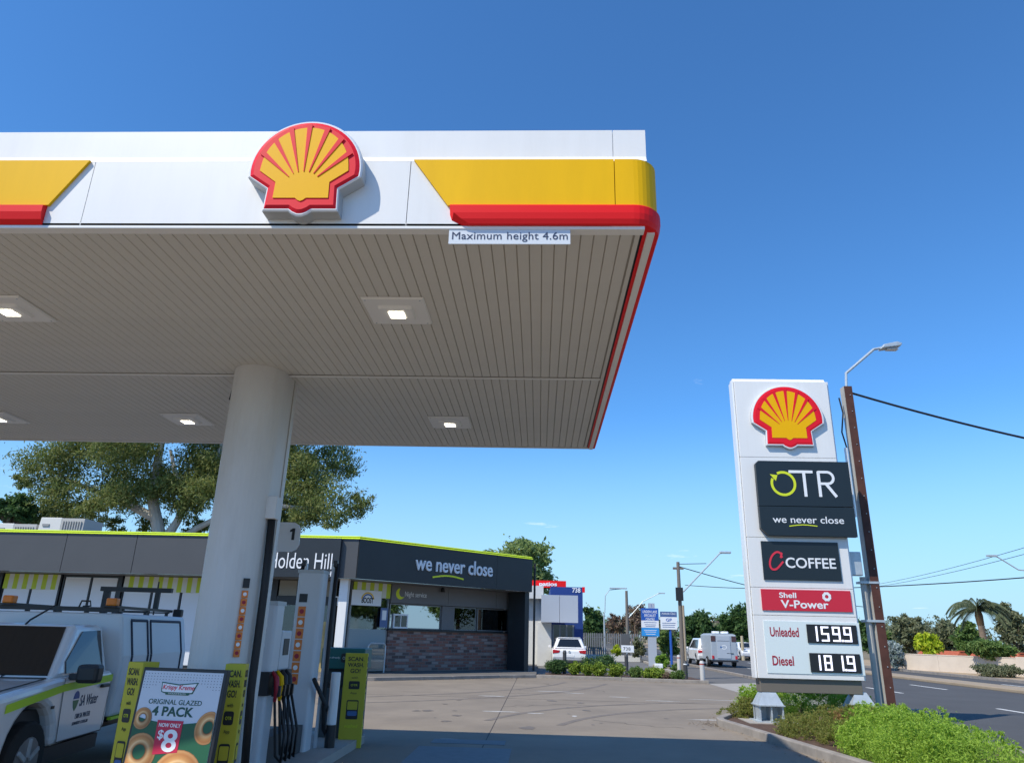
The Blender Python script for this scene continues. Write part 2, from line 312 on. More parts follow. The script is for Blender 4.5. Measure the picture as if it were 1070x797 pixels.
struct(sheet('footpath', ASPHL, [(7.0, 32.3), (10.25, 34.5), (10.25, 160), (8.6, 160), (8.6, 48), (7.2, 40), (6.9, 36)], .002))
struct(sheet('slip_lane', ASPH, [(8.15, -60), (10.45, -60), (10.45, 21.4), (9.6, 21.0), (8.6, 19.8), (8.15, 18.4)], -.004))
struct(sheet('road', ASPH, rect(10.4, 19.2, -120, 600), -.008)); struct(sheet('road', ASPH, rect(20.75, 24.6, -120, 600), -.008))
def kerb(name, pts, h=.13, w=.15, m=KERB, z=0.0):
    # a kerb of separate lengths along a path
    root = None; k = MB()
    for i in range(len(pts)-1):
        a = Vector((*pts[i], 0)); b = Vector((*pts[i+1], 0)); d = (b-a).normalized(); nrm = Vector((-d.y, d.x, 0))*w
        q = [a, b, b+nrm, a+nrm]; base = len(k.v)
        k.v += [(v.x, v.y, z-.02) for v in q]+[(v.x, v.y, z+h) for v in q]
        k.f += [(base, base+3, base+2, base+1), (base+4, base+5, base+6, base+7)]+[(base+j, base+(j+1) % 4, base+4+(j+1) % 4, base+4+j) for j in range(4)]
    o = k.build(name, m, bevel=.02); return struct(o)
kerb('road_kerb', [(8.15, -60), (8.15, 9), (8.15, 18.4), (8.6, 19.8), (9.6, 21.0), (10.25, 21.3)], .12); kerb('road_kerb', [(10.25, 34.5), (10.25, 60), (10.25, 160)], .12)
md = struct(MB().box(19.2, 20.75, -120, 600, -.02, .12).build('median', MEDI, bevel=.03))
struct(MB().box(24.6, 24.8, -120, 600, -.02, .13).build('road_kerb', KERB)); struct(sheet('verge', mat('sandy_verge', (.36, .27, .17), .95, var=.25, vscale=.8), rect(24.8, 34, -120, 600), .10))
for x, off in ((13.7, 0), (17.0, 3.2)):
    for i in range(24):
        y = -8+off+i*9.1+1.6; MB().box(x-.07, x+.07, y, y+3.1, -.008, -.003).build('lane_dash', PAINT, bpy.data.objects['road'])
for y in (27.5, 36): MB().box(22.6, 22.74, y, y+3, -.008, -.003).build('lane_dash', PAINT, bpy.data.objects['road.001'])
# forecourt garden bed with kerb
BED = [(4.6, 9), (4.75, 11), (4.45, 13), (3.85, 17.1), (3.9, 17.5), (5.5, 20.9), (7.0, 23.0)]
kerb('bed_kerb', [BED[i] for i in range(len(BED)-1, -1, -1)], .14, .16)
struct(sheet('garden_bed', SOIL, [(4.7, 9), (4.85, 11), (4.55, 13), (3.98, 17.1), (4.1, 17.5), (5.6, 20.9), (7.0, 22.8), (7.2, 21.4), (8.55, 20.6), (8.0, 18.4), (8.0, 9)], .07))
KL = [(7.0, 32.3), (3.5, 32.9), (-.1, 33.2), (-1.6, 32.2), (-3.4, 30.5), (-6.0, 28.3), (-8, 27.6), (-40, 27.6)]
kerb('shop_kerb', [KL[i] for i in range(len(KL)-1, -1, -1)], .13, .15)
struct(sheet('shop_footpath', ASPHL, [(-.1, 33.3), (-1.6, 32.3), (-3.4, 30.6), (-6.0, 28.4), (-8, 27.7), (-40, 27.7), (-40, 45), (-.1, 45)], .11))
struct(sheet('garden_bed', SOIL, [(.3, 33.3), (3.5, 33.05), (7.0, 32.45), (6.9, 35.6), (.3, 36.2)], .09))
struct(sheet('driveway', mat('driveway_asphalt', (.15, .148, .145), .9, var=.12, vscale=.6, bump=.15, bscale=70), [(-.1, 36.2), (6.9, 35.6), (7.2, 40), (8.0, 58), (8.0, 80), (-6, 80), (-6, 36.2)], .006))
kerb('driveway_kerb', [(6.9, 36.4), (7.25, 44), (7.9, 58)], .12, .2, CONCL)

# ================================================================== the canopy
YF, YB, XR, XL, XP, ZS, ZT = 4.81, 11.76, .87, -11.0, -22.0, 4.70, 5.61  # XP: unseen left run of the canopy, lengthened to darken what lies beneath
cano = thing('fuel_canopy', 'white flat fuel canopy with yellow and red fascia and ribbed grey soffit', 'canopy', ((XL+XR)/2, (YF+YB)/2, 0))
CM = Matrix.Translation(-cano.location)
fr = Frame(0, YF)
# soffit planks, two runs
wpl = .105
pl = MB(); 
def plank_mesh(l): return MB().prism([(-.050, .014), (.050, .014), (.045, 0), (-.045, 0)], 0, l, 'y').mesh('soffit_plank', SOFF)
meA = plank_mesh(8.25-(YF+.10)); meB = plank_mesh(YB-.06-8.31)
x = XR-.22
while x > XL+.1:
    for me, y0 in ((meA, YF+.10), (meB, 8.31)):
        o = link('soffit_plank', me, cano); o.location = Vector((x, y0, ZS))-cano.location
    x -= .102
MB().box(XL, XR-.05, YF+.06, YB-.03, ZS+.014, ZS+.05).build('soffit_backing', SOFFD, cano, CM); MB().box(XP, XL, YF+.06, YB-.03, ZS, ZS+.05).build('unseen_soffit_sheet', SOFF, cano, CM)
MB().box(XL, XR-.16, 8.275, 8.315, ZS-.012, ZS+.0).build('soffit_joint_strip', LAMPF, cano, CM)
MB().box(XL, XR-.10, YF, YF+.09, ZS-.03, ZS+.02).build('soffit_edge_trim', LAMPF, cano, CM, bevel=.006)
MB().box(XR-.155, XR-.118, YF+.1, YB-.03, ZS+.0, ZS+.02).build('soffit_edge_trim', SOFF, cano, CM)
MB().box(XR-.07, XR-.012, YF+.09, YB, ZS-.02, ZS+.02).build('soffit_edge_trim', LAMPF, cano, CM)
MB().box(XR-.118, XR-.07, YF+.1, YB-.03, ZS+.012, ZS+.02).build('gutter_slot', BLACKP, cano, CM)
MB().box(XP, XR-.02, YB-.05, YB, ZS-.012, ZS+.3).build('back_fascia', WHITE, cano, CM)
# roof body behind the fascia
MB().box(XP, XR-.10, YF+.05, YB-.06, ZS+.05, ZT-.03).build('roof_body', WHITE, cano, CM)
MB().box(XP, XR-.05, YB-.05, YB-.002, ZS+.302, ZT).build('back_fascia', WHITE, cano, CM)
# the corner-rounded bands, run along the front and down the right side
def band(name, m, x0, x1, z0, z1, proud, rad, top_out=0.0, side=True):
    # footprint: front edge from x0, round the corner, back along the side
    b = MB(); yo = YF-proud; xo = XR+proud
    path = [(x0, yo)]
    if side: path += [(xo-rad+rad*math.sin(R(a)), yo+rad-rad*math.cos(R(a))) for a in range(0, 91, 10)]+[(xo, YB+.01)]
    else: path += [(x1, yo)]
    prof = [(0, z0), (0, z1)] if not top_out else [(0, z0), (top_out*.3, z0+.004), (top_out*.75, z0+.04), (top_out, z0+.09), (top_out, z1-.012), (top_out-.01, z1)]
    inner = [(x0, YF+.05)]+([(XR-.1, YF+.05)]*10+[(XR-.1, YB+.01)] if side else [(x1, YF+.05)])
    n = len(path)
    ids = []
    for (o_, z) in prof:
        row = []
        for i, (px_, py_) in enumerate(path):
            # push outwards along the local normal
            if i == 0: nx, ny = 0, -1
            elif i == n-1: nx, ny = (1, 0) if side else (0, -1)
            else:
                a = R((i-1)*10) if side else 0; nx, ny = math.sin(a), -math.cos(a)
            sw = (.16*(1-(z-z0)/(z1-z0))**2.0 if top_out and i == 0 else 0)
            b.v.append((px_+nx*o_+sw, py_+ny*o_, z)); row.append(len(b.v)-1)
        ids.append(row)
    for z, k in ((z0, 0), (z1, 1)):
        row = []
        for (px_, py_) in inner: b.v.append((px_, py_, z)); row.append(len(b.v)-1)
        ids.append(row)
    for r_ in range(len(prof)-1):
        for i in range(n-1): b.f.append((ids[r_][i], ids[r_][i+1], ids[r_+1][i+1], ids[r_+1][i]))
    for i in range(n-1):
        b.f.append((ids[0][i+1], ids[0][i], ids[-2][i], ids[-2][i+1])); b.f.append((ids[len(prof)-1][i], ids[len(prof)-1][i+1], ids[-1][i+1], ids[-1][i]))
    b.f.append(tuple([r_[0] for r_ in ids[:len(prof)]]+[ids[-1][0], ids[-2][0]]))
    bm_me = b.mesh(name, m, CM)
    o = link(name, bm_me, cano)
    return o
zc = 5.285                                                # top of the coloured band
xs1 = fr.p(96, 169)[0]; xs2 = fr.p(52, 217)[0]; xe1 = fr.p(433, 169)[0]; xe2 = fr.p(468, 217)[0]; zr = 4.865
seams = [fr.p(95, 200)[0]-.02, fr.p(427, 200)[0]]
# upper white band, set back a little
MB().box(XP, .545, YF+.04, YF+.10, zc, ZT).build('upper_fascia_panel', WHITE, cano, CM); MB().box(.551, XR-.06, YF+.04, YF+.10, zc, ZT).build('upper_fascia_panel', WHITE, cano, CM)
MB().box(XR-.10, XR-.06, YF+.102, YB, zc, ZT).build('upper_fascia_panel', WHITE, cano, CM)
MB().prism([(YF-.0, zc), (YF+.10, zc), (YF+.06, zc+.07), (YF+.04, zc+.07)], XL, XR-.062, 'x').build('fascia_cove', WHITE, cano, CM)
# lower white panels with hairline joints
for a, b_ in ((XP, seams[0]-.003), (seams[0]+.003, seams[1]-.003), (seams[1]+.003, .52)):
    MB().box(a, b_, YF, YF+.05, ZS-.005, zc-.002).build('fascia_panel', WHITE, cano, CM)
# yellow: sloping end pieces and the rounded corner
ypl = [(xe1, zc), (xe2, zr), (.545, zr), (.545, zc)]
MB().prism(ypl, YF-.025, YF-.002, 'y').build('yellow_panel', YELLOW, cano, CM)
MB().prism([(XL, zc), (XL, zr), (xs2, zr), (xs1, zc)], YF-.025, YF-.002, 'y').build('yellow_panel', YELLOW, cano, CM)
band('yellow_corner_panel', YELLOW, .551, 0, zr, zc, .025, .2)
# red bull-nose strip
def redstrip(x0, x1, side):
    pr = []
    return band('red_strip', RED, x0, x1, ZS-.003, zr-.002, .018, .2, .03, side)
redstrip(xe2+.02, 0, True); 
rb = MB().prism([(YF-.002, zr-.002), (YF-.05, zr-.015), (YF-.05, ZS+.09), (YF-.035, ZS+.03), (YF-.002, ZS-.003)], XL, xs2-.02, 'x').build('red_strip', RED, cano, CM)
# recessed lights in the soffit
def canopy_light(px0, py0, px1, py1, label):
    a, b_ = G(px0, py0, ZS), G(px1, py1, ZS); c = (a+b_)/2; w = .30
    t = thing('canopy_light', label, 'ceiling light', (c.x, c.y, ZS), 0, 'square downlights in the canopy soffit')
    MB().prism([(-w, -w), (w, -w), (w, w), (-w, w)], -.004, -.022, 'z', [(-w+.015, -w+.015), (w-.015, -w+.015), (w-.015, w-.015), (-w+.015, w-.015)]).build('mounting_plate', LAMPF, t)
    MB().prism(rrect(-.17, .17, -.15, .15, .03), -.022, -.05, 'z', rrect(-.155, .155, -.135, .135, .03)).build('housing', LAMPF, t)
    MB().box(-.072, .072, -.072, .072, -.056, -.0505).build('lens', LAMP, t)
    for sx_ in (-1, 1):
        for sy_ in (-1, 1): MB().cyl((sx_*(w-.04), sy_*(w-.04), -.026), (sx_*(w-.04), sy_*(w-.04), -.02), .008, n=6).build('screw', GALV, t)
canopy_light(376, 310, 452, 337, 'square downlight in front soffit, nearest the height sign')
canopy_light(-30, 308, 48, 335, 'square downlight in front soffit, cut by the left edge of the photo')
canopy_light(170, 432, 222, 443, 'square downlight in rear soffit left of the round column')
canopy_light(448, 435, 492, 446, 'square downlight in rear soffit right of the round column')
canopy_light(-24, 430, 22, 441, 'square downlight in rear soffit at the far left edge')
# height limit sign
p0 = fr.p(469, 244); p1 = fr.p(596, 260)
hsg = thing('height_sign', 'white strip sign reading Maximum height 4.6m under the canopy edge', 'sign', (p0[0], YF+.02, ZS-.03))
w_ = p1[0]-p0[0]; h_ = .125
MB().box(0, w_, -.012, 0, -h_, 0).build('board', mat('sign_board_white', (.66, .70, .74), .4), hsg)
text(hsg, 'Maximum height 4.6m', .025, w_-.02, -h_+.018, -.022, -.0125, PRINTN, bold=0.0, depth=.002, space=1.04)

# ---------------------------------------------------------------- shell emblem (canopy and totem)
def emblem(t, hw, depth, hk=1.0):
    # local: x across, z up from the bottom tip, front at y = -depth
    top = 1.76
    half = [(math.sin(R(a)), .95-.95*math.cos(R(a))) for a in range(0, 91, 6)]+[(.99, 1.06), (.63, 1.29), (.65, 1.68), (.2, 1.68), (.13, 1.73), (.05, 1.765), (0, 1.77)]
    def full(pts): return pts+[(-x_, y_) for x_, y_ in reversed(pts) if abs(x_) > 1e-6]
    def tr(pts, s=1.0, cy=.9): return [(x_*s*hw, (top-(cy+(y_-cy)*s))*hw*hk) for x_, y_ in pts]
    o_ = full(half)
    MB().prism(tr(o_, 1.055), 0, -depth*.82, 'y').build('light_box', GREYT, t, bevel=.006)
    MB().prism(tr(o_, 1.05), -depth*.82, -depth*.9, 'y', tr(o_, 1.02)).build('white_surround', WHITE_P, t)
    MB().prism(tr(o_, 1.0), -depth*.9, -depth, 'y', tr(o_, .93)).build('red_face', LENSRED, t)
    yh = [(math.sin(R(a))*.80, .93-.80*math.cos(R(a))) for a in range(0, 85, 6)]+[(.81, .98), (.49, 1.2), (.5, 1.5), (.1, 1.5), (.05, 1.54), (0, 1.56)]
    yf_ = full(yh)
    MB().prism(tr(yf_), -depth*.99, -depth-.006, 'y').build('yellow_field', LENSYEL, t)
    for s in (-1, 0, 1):
        for (ox, oy, ix, iy) in (((0, .125, 0, 1.0),) if s == 0 else ((.33, .19, .10, 1.01), (.60, .385, .185, 1.04), (.78, .65, .26, 1.1))):
            a = Vector((s*ox if s else ox, oy)); b_ = Vector((s*ix if s else ix, iy)); d = (b_-a).normalized(); nn = Vector((-d.y, d.x))*.048; a = a-d*.06
            MB().prism(tr([(a+nn)[:], (a-nn)[:], (b_-nn*.12)[:], (b_+nn*.12)[:]]), -depth-.005, -depth-.011, 'y').build('red_ray', LENSRED, t)
a = D(258, 180, YF-.14); b_ = D(378, 178, YF-.14); zb = D(318, 224, YF-.14).z; ztp = D(318, 127, YF-.14).z
hw = (b_.x-a.x)/2/1.05
em = thing('shell_emblem', 'red and yellow scallop shell emblem on the white canopy fascia', 'emblem', ((a.x+b_.x)/2, YF-.0, zb+.02))
emblem(em, hw, .14, (ztp-zb-.02)/(1.77*hw))
# dirt line brackets behind
# ---------------------------------------------------------------- column
col = thing('canopy_column', 'white rounded steel column holding up the canopy', 'column', (-3.44, 8.39, 0))
st = [(.315*math.cos(R(a)), .315*math.sin(R(a))-.18) for a in range(180, 361, 10)]+[(.315*math.cos(R(a)), 0.315*math.sin(R(a))+.18) for a in range(0, 181, 10)]
COLW = mat('column_cladding', (.64, .63, .61), .5, var=.07, vscale=1.0, dirt=.35, dscale=1.6, stretch=(1.5, 1.5, .35), dcol=(.45, .42, .38))
MB().prism(st, .1, ZS-.002, 'z').build('shaft', COLW, col, smooth=False)
MB().prism([(x_*1.05, y_*1.03) for x_, y_ in st], .0, .22, 'z').build('base_skirt', GALV, col)
MB().box(.318, .324, .1, .112, .22, ZS).build('cladding_seam', SOFFD, col); 
spk = thing('loudspeaker', 'small black loudspeaker bracketed to the top of the column', 'loudspeaker', (-3.82, 8.5, 4.42))
MB().prism([(-.09, 0), (.06, .02), (.06, .24), (-.05, .26)], -.08, .08, 'y').build('cabinet', BLACKP, spk, bevel=.015); MB().box(.03, .10, -.02, .02, .1, .14).build('bracket', BLACKP, spk)

# ================================================================== price totem
TX, TY = 4.84, 17.3
tf = Frame(TX, TY)
tot = thing('price_totem', 'tall white price totem with shell emblem and fuel prices on two steel feet', 'price sign', (TX, TY, 0))
def tp(px, py, yl=0): return tf.p(px, py, yl)
TWD = tp(863.7, 399)[0]; z_ = [tp(820, y_)[1] for y_ in (394, 478, 563, 614, 643, 709)]
TD = .42
zt, zbt = z_[0], z_[5]
bnd = [zt-.12, z_[1], z_[2]+.03, z_[3]-.0, z_[4]-.0, zbt]
for i in range(5):
    MB().box(0, TWD, 0, TD, bnd[i+1]+.008, bnd[i]).build('cladding_panel', WHITE, tot, bevel=.004)
MB().prism(rrect(0, TWD, zt-.30, zt, .10), .0, TD, 'y').build('top_cap', WHITE, tot) if False else MB().prism([(0, zt-.121), (.07, zt-.115), (.13, zt-.06), (.17, zt-.0), (TD-.03, zt), (TD, zt-.03), (TD, zt-.121)], 0, TWD, 'x').build('top_cap', WHITE, tot, bevel=.02)
for xx in (-.05, TWD+.008):
    MB().box(xx, xx+.042, .05, TD-.06, zbt+.0, zt-.10).build('side_trim', WHITE_P, tot, bevel=.01)
MB().box(.04, TWD-.04, .06, TD-.02, zbt-.28, zbt+.012).build('base_box', mat('taupe_metal', (.16, .14, .115), .5), tot, bevel=.01)
se = thing('shell_emblem', 'red and yellow scallop shell emblem at the top of the price totem', 'emblem', (0, 0, 0))
xa, _z = tp(786, 440); xb, _z2 = tp(858, 440); zb2 = tp(823, 468)[1]; zt2 = tp(820, 405)[1]; hw2 = (xb-xa)/2
se.location = (TX+(xa+xb)/2, TY, zb2); emblem(se, hw2, .10, (zt2-zb2)/(1.77*hw2))
SIGNK = mat('totem_black', (.012, .02, .026), .4)
# OTR board, proud of the totem and standing out to the right
ob = thing('brand_board', 'charcoal board with lime ring logo and we never close on the totem', 'sign', (TX, TY, 0))
def op(px, py): return tf.p(px, py, -.14)
x0, z1 = op(789, 481); x1, _ = op(886, 481); z0 = op(845, 560)[1]; zs = op(840, 529)[1]
def chop(x0, x1, z0, z1, tl=0, bl=0): return [(x0+bl, z0), (x1, z0), (x1, z1), (x0+tl, z1), (x0, z1-tl), (x0, z0+bl)]
MB().prism(chop(x0, x1, zs+.006, z1, .07, 0), -.14, -.001, 'y').build('upper_board', SIGNK, ob, bevel=.008)
MB().prism(chop(x0, x1, z0, zs-.006, 0, .16), -.14, -.001, 'y').build('lower_board', SIGNK, ob, bevel=.008)
cx_, cz_ = op(818.5, 505); rr = .30; k = MB()
ang = [118-i*9 for i in range(37)]
for i in range(len(ang)-1):
    a0, a1 = R(ang[i]), R(ang[i+1]); ro, ri = rr, rr-.06
    k.poly([(cx_+ro*math.cos(a0), -.146, cz_+ro*math.sin(a0)), (cx_+ro*math.cos(a1), -.146, cz_+ro*math.sin(a1)), (cx_+ri*math.cos(a1), -.146, cz_+ri*math.sin(a1)), (cx_+ri*math.cos(a0), -.146, cz_+ri*math.sin(a0))])
k.poly([(cx_-.30, -.148, cz_+.22), (cx_-.12, -.148, cz_+.20), (cx_-.17, -.148, cz_+.06)])
k.build('ring_logo', LIMEP, ob)
def seg(k, pts, w, y):                                    # stroke of width w along points in x-z
    for i in range(len(pts)-1):
        a = Vector(pts[i]); b_ = Vector(pts[i+1]); d = (b_-a).normalized(); n_ = Vector((-d.y, d.x))*w/2; a = a-d*w*.2; b_ = b_+d*w*.2
        yy = y-.0003*i; k.poly([((a+n_).x, yy, (a+n_).y), ((b_+n_).x, yy, (b_+n_).y), ((b_-n_).x, yy, (b_-n_).y), ((a-n_).x, yy, (a-n_).y)])
k = MB(); lt = cz_+.29; lb = cz_-.29; tx0 = cx_+.16
seg(k, [(tx0, lt), (tx0+.54, lt)], .065, -.146); seg(k, [(tx0+.34, lt-.02), (tx0+.34, lb)], .07, -.1470)
rx = tx0+.68; seg(k, [(rx, lb), (rx, lt)], .07, -.146)
seg(k, [(rx, lt), (rx+.2, lt)]+[(rx+.2+.14*math.cos(R(a)), lt-.14+.14*math.sin(R(a))) for a in range(80, -91, -17)]+[(rx+.03, lt-.28)], .06, -.1470); seg(k, [(rx+.15, lt-.28), (rx+.36, lb)], .07, -.1535)
k.build('lettering', PRINTW, ob)
a = op(808, 548); b_ = op(881, 538); zc_ = (zs+z0)/2
text(ob, 'we never close', a[0], b_[0], zc_-.045, zc_+.115, -.141, PRINTW, bold=.004)
k = MB(); u0 = op(825, 551)[0]; u1 = op(854, 551)[0]; seg(k, [(u0+(u1-u0)*i/6, zc_-.12+.03*math.sin(math.pi*i/6)+.01*i/6) for i in range(7)], .022, -.146); k.build('underline_swoosh', LIMEP, ob)
# coffee board
cf = thing('coffee_board', 'black board reading COFFEE with red script C on the totem', 'sign', (TX, TY, 0))
x0, z1 = tp(795, 565, -.03); x1, _ = tp(875, 565, -.03); z0 = tp(838, 606, -.03)[1]
MB().box(x0, x1, -.03, -.001, z0, z1).build('board', SIGNK, cf)
a = tp(819, 590, -.03); b_ = tp(873, 590, -.03); zz = tp(845, 593.5, -.03)[1]; text(cf, 'COFFEE', x0+.52, x1-.10, zz, zz+.235, -.031, PRINTW, bold=.012)
k = MB(); c0 = (x0+.30, (z0+z1)/2-.01); pts = [(c0[0]+.155, c0[1]+.1), (c0[0]+.12, c0[1]+.08), (c0[0]+.15, c0[1]+.17)]+[(c0[0]+.13*math.cos(R(a))+.06*math.sin(R(a)), c0[1]+.2*math.sin(R(a))) for a in range(60, 330, 18)]+[(c0[0]+.16, c0[1]-.02)]
seg(k, pts, .045, -.037); k.build('script_letter', mat('script_red', (.7, .03, .06), .45), cf)
# v-power board
vp = thing('fuel_board', 'red board reading Shell V-Power on the totem', 'sign', (TX, TY, 0))
x0, z1 = tp(795, 615, -.025); x1 = tp(888, 615, -.025)[0]; z0 = tp(838, 638, -.025)[1]
MB().box(x0, x1, -.025, -.001, z0, z1).build('board', mat('board_red', (.60, .02, .045), .45), vp); ww = x1-x0
text(vp, 'Shell', x0+.20*ww, x0+.39*ww, z0+.60*(z1-z0), z0+.86*(z1-z0), -.026, PRINTW, bold=.02); text(vp, 'V-Power', x0+.21*ww, x0+.74*ww, z0+.12*(z1-z0), z0+.50*(z1-z0), -.026, PRINTW, bold=.02)
k = MB(); cxx, czz = x0+.73*ww, z0+.70*(z1-z0)
for i in range(16):
    a0, a1 = 2*math.pi*i/16, 2*math.pi*(i+1)/16
    k.poly([(cxx+q*math.cos(t), -.031, czz+q*math.sin(t)) for q, t in ((.095+.012*(i % 2), a0), (.095+.012*((i+1) % 2), a1), (.04, a1), (.04, a0))])
k.build('star_mark', PRINTW, vp)
# price board
pb = thing('price_board', 'pale price board with red fuel names and two white digital prices', 'sign', (TX, TY, 0))
x0, z1 = tp(797.5, 648, -.012); x1 = tp(897, 648, -.012)[0]; z0 = tp(848, 704, -.012)[1]; hh = z1-z0; ww = x1-x0
MB().box(x0, x1, -.012, -.001, z0, z1).build('board', mat('pale_mint', (.70, .79, .80), .45), pb)
DRED = mat('dark_red_print', (.35, .01, .03), .5); LED = mat('led_white', (.85, .86, 1.0), .4, emit=.75)
SEGS = {'0': 'abcdef', '1': 'bc', '5': 'acdfg', '8': 'abcdefg', '9': 'abcdfg'}
def price(s, lab, zc):
    bx0, bx1 = x0+.445*ww, x0+.965*ww; bh = .36*hh
    d = MB().box(bx0, bx1, -.035, -.0125, zc-bh/2, zc+bh/2).build('digital_display', PRINTB, pb, bevel=.005)
    k = MB(); n_ = len(s.replace('.', '')); dw = (bx1-bx0)*.90/4; i = 0
    for ch in s:
        cx = bx0+.06+dw*i
        if ch == '.':
            k.box(cx-.06, cx-.015, -.044, -.0355, zc-bh*.40, zc-bh*.29); continue
        w2 = dw*.68; h2 = bh*.40; t_ = .036
        sg = {'a': (0, w2, h2-t_, h2), 'g': (0, w2, -t_/2, t_/2), 'd': (0, w2, -h2, -h2+t_), 'f': (0, t_, 0, h2), 'e': (0, t_, -h2, 0), 'b': (w2-t_, w2, 0, h2), 'c': (w2-t_, w2, -h2, 0)}
        for q in SEGS[ch]:
            a = sg[q]; k.box(cx+a[0], cx+a[1], -.042-.0004*ord(q)+.036, -.0355, zc+a[2], zc+a[3])
        i += 1
    k.build('digit_segments', LED, d)
    text(pb, lab, x0+.06*ww, x0+(.36 if lab[0] == 'U' else .28)*ww, zc-.10+.02, zc+.10+.02, -.0125, DRED, bold=.016)
price('159.9', 'Unleaded', z0+.77*hh); price('181.9', 'Diesel', z0+.22*hh)
# the two flared galvanised feet
for px in (803, 899):
    xx = tp(px, 740, .2)[0]; yy = .22
    f_ = MB(); f_.box(xx-.10, xx+.10, yy-.10, yy+.10, .5, zbt-.27)
    f_.prism([(xx-.27, yy-.27), (xx+.27, yy-.27), (xx+.27, yy+.27), (xx-.27, yy+.27)], .42, .72, 'z', [(xx-.13, yy-.13), (xx+.13, yy-.13), (xx+.13, yy+.13), (xx-.13, yy+.13)])
    for a in (-.26, -.015, .23):
        f_.box(xx+a, xx+a+.03, yy-.25, yy+.25, .1, .40)
    f_.box(xx-.268, xx-.022, yy-.31, yy-.28, .1, .42) if False else None
    f_.box(xx-.26, xx+.25, yy+.10, yy+.14, .1, .42); f_.box(xx-.29, xx+.29, yy-.29, yy+.29, .40, .425); f_.box(xx-.34, xx+.34, yy-.34, yy+.34, .08, .105)
    f_.build('foot', GALV, tot)
    MB().box(xx-.55, xx+.55, yy-.5, yy+.5, -.02, .085).build('footing', CONCL, tot)

# ================================================================== the shop
YS = 29.5
A = D(372, 604, YS); AX = A.x
shop = thing('service_station_shop', 'low charcoal shop with lime roof edge, brick night counter and glass front', 'shop', (AX, YS, 0))
lf = Frame(AX, YS, 0); rf = Frame(AX, YS, R(45)); M45 = Matrix.Rotation(R(45), 4, 'Z')
ZF0, ZF1 = lf.p(372, 604)[1], lf.p(372, 563)[1]
XW = -40                                                  # far left end
xg = lf.p(222, 580)[0]
# left fascia: grey panels, then the proud black name box, then a grey return
xk0, xk1 = lf.p(224, 580, -.18)[0], lf.p(355, 580, -.18)[0]
edges = [lf.p(p_, 580)[0] for p_ in (222, 140, 66, -8)]
while edges[-1] > XW: edges.append(edges[-1]-(edges[-2]-edges[-1]))
for i in range(len(edges)-1): MB().box(edges[i+1]+.012, edges[i]-.012, 0, .12, ZF0, ZF1).build('fascia_panel', GREYP, shop)
MB().box(XW, 0, .04, .30, ZF0+.01, ZF1-.01).build('fascia_frame', CHAR, shop)
MB().box(xk0, xk1, -.18, -.0, ZF0-.02, ZF1+.0).build('name_box', CHAR, shop, bevel=.01)
MB().box(xk1+.004, -.02, -.0, .038, ZF0, ZF1).build('fascia_panel', GREYP, shop)
a = lf.p(284, 595, -.18); b_ = lf.p(348, 578, -.18)
text(shop, 'Holden Hill', a[0]-.15, b_[0], lf.p(320, 594, -.18)[1], lf.p(320, 577.5, -.18)[1], -.181, PRINTW, bold=-.004, depth=.02)
text(shop, 'NORTH', lf.p(329, 598, -.18)[0]-.28, lf.p(345, 598, -.18)[0]+.05, lf.p(340, 600.5, -.18)[1]-.05, lf.p(340, 596.5, -.18)[1], -.181, PRINTW, bold=.01, depth=.02)
# right fascia at 45 degrees
LR = rf.p(556, 600)[0]; zz0, zz1 = ZF0+.0, ZF1
xj = [0, rf.p(519, 600)[0], LR]
for i in range(2): MB().box(xj[i]+.006, xj[i+1]-.006, -.02, .12, zz0, zz1).build('fascia_panel', CHAR, shop, M45)
MB().box(.0, LR-.01, .121, .3, zz0+.02, zz1-.02).build('fascia_frame', CHAR, shop, M45)
for (z0_, z1_, yy) in ((ZF1+.002, ZF1+.055, -.06), (ZF1+.08, ZF1+.13, .0)):
    pf_ = [(yy, z0_), (yy+.07, z1_), (.36, z1_), (.36, z0_)]
    MB().prism(pf_, XW, .03, 'x').build('lime_edge_trim', LIME, shop); MB().prism([(q_[0]-.003, q_[1]+.001) for q_ in pf_], .0, LR+.01, 'x').build('lime_edge_trim', LIME, shop, M45)
MB().box(XW, 0, .05, .3, ZF1+.05, ZF1+.075).build('roof_gutter', GREYW, shop)
MB().box(0, LR, .05, .3, ZF1+.05, ZF1+.0755).build('roof_gutter', GREYW, shop, M45)
a = rf.p(434, 585, -.02); b_ = rf.p(514, 600, -.02); hz_ = rf.p(470, 597, -.02)[1]
SG = mat('sign_letter_white', (.72, .76, .80), .5)
text(shop, 'we never close', a[0], b_[0], hz_-.06, hz_+.56, -.021, SG, M45, bold=.012, depth=.06)
k = MB(); u0 = rf.p(452, 600, -.02)[0]; u1 = rf.p(484, 600, -.02)[0]; seg(k, [(u0+(u1-u0)*i/8, hz_-.30+.10*math.sin(math.pi*i/8)+.02*i/8) for i in range(9)], .07, -.05); k.build('underline_swoosh', LIMEP, shop, M45)
# roof and carcass
MB().poly([(XW, .1, ZF1-.1), (0, .1, ZF1-.1), (LR*.707, LR*.707+.1, ZF1-.1), (LR*.707-6, LR*.707+7, ZF1-.1), (XW, 16, ZF1-.1)]).build('roof', GREYW, shop)
MB().poly([(XW, .2, ZF0-.0), (-.1, .2, ZF0-.0), (LR*.707, LR*.707+.2, ZF0-.0), (LR*.707-6, LR*.707+7, ZF0), (XW, 16, ZF0)]).build('eave_lining', GREYW, shop)
SB = 1.6                                                  # walls stand this far behind the fascia
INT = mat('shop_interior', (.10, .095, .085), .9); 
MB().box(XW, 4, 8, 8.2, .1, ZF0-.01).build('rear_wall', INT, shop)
sfl = MB().poly([(XW, SB, .125), (0, SB, .125), (3, 6, .125), (3, 8, .125), (XW, 8, .125)]).build('floor', INT, shop)
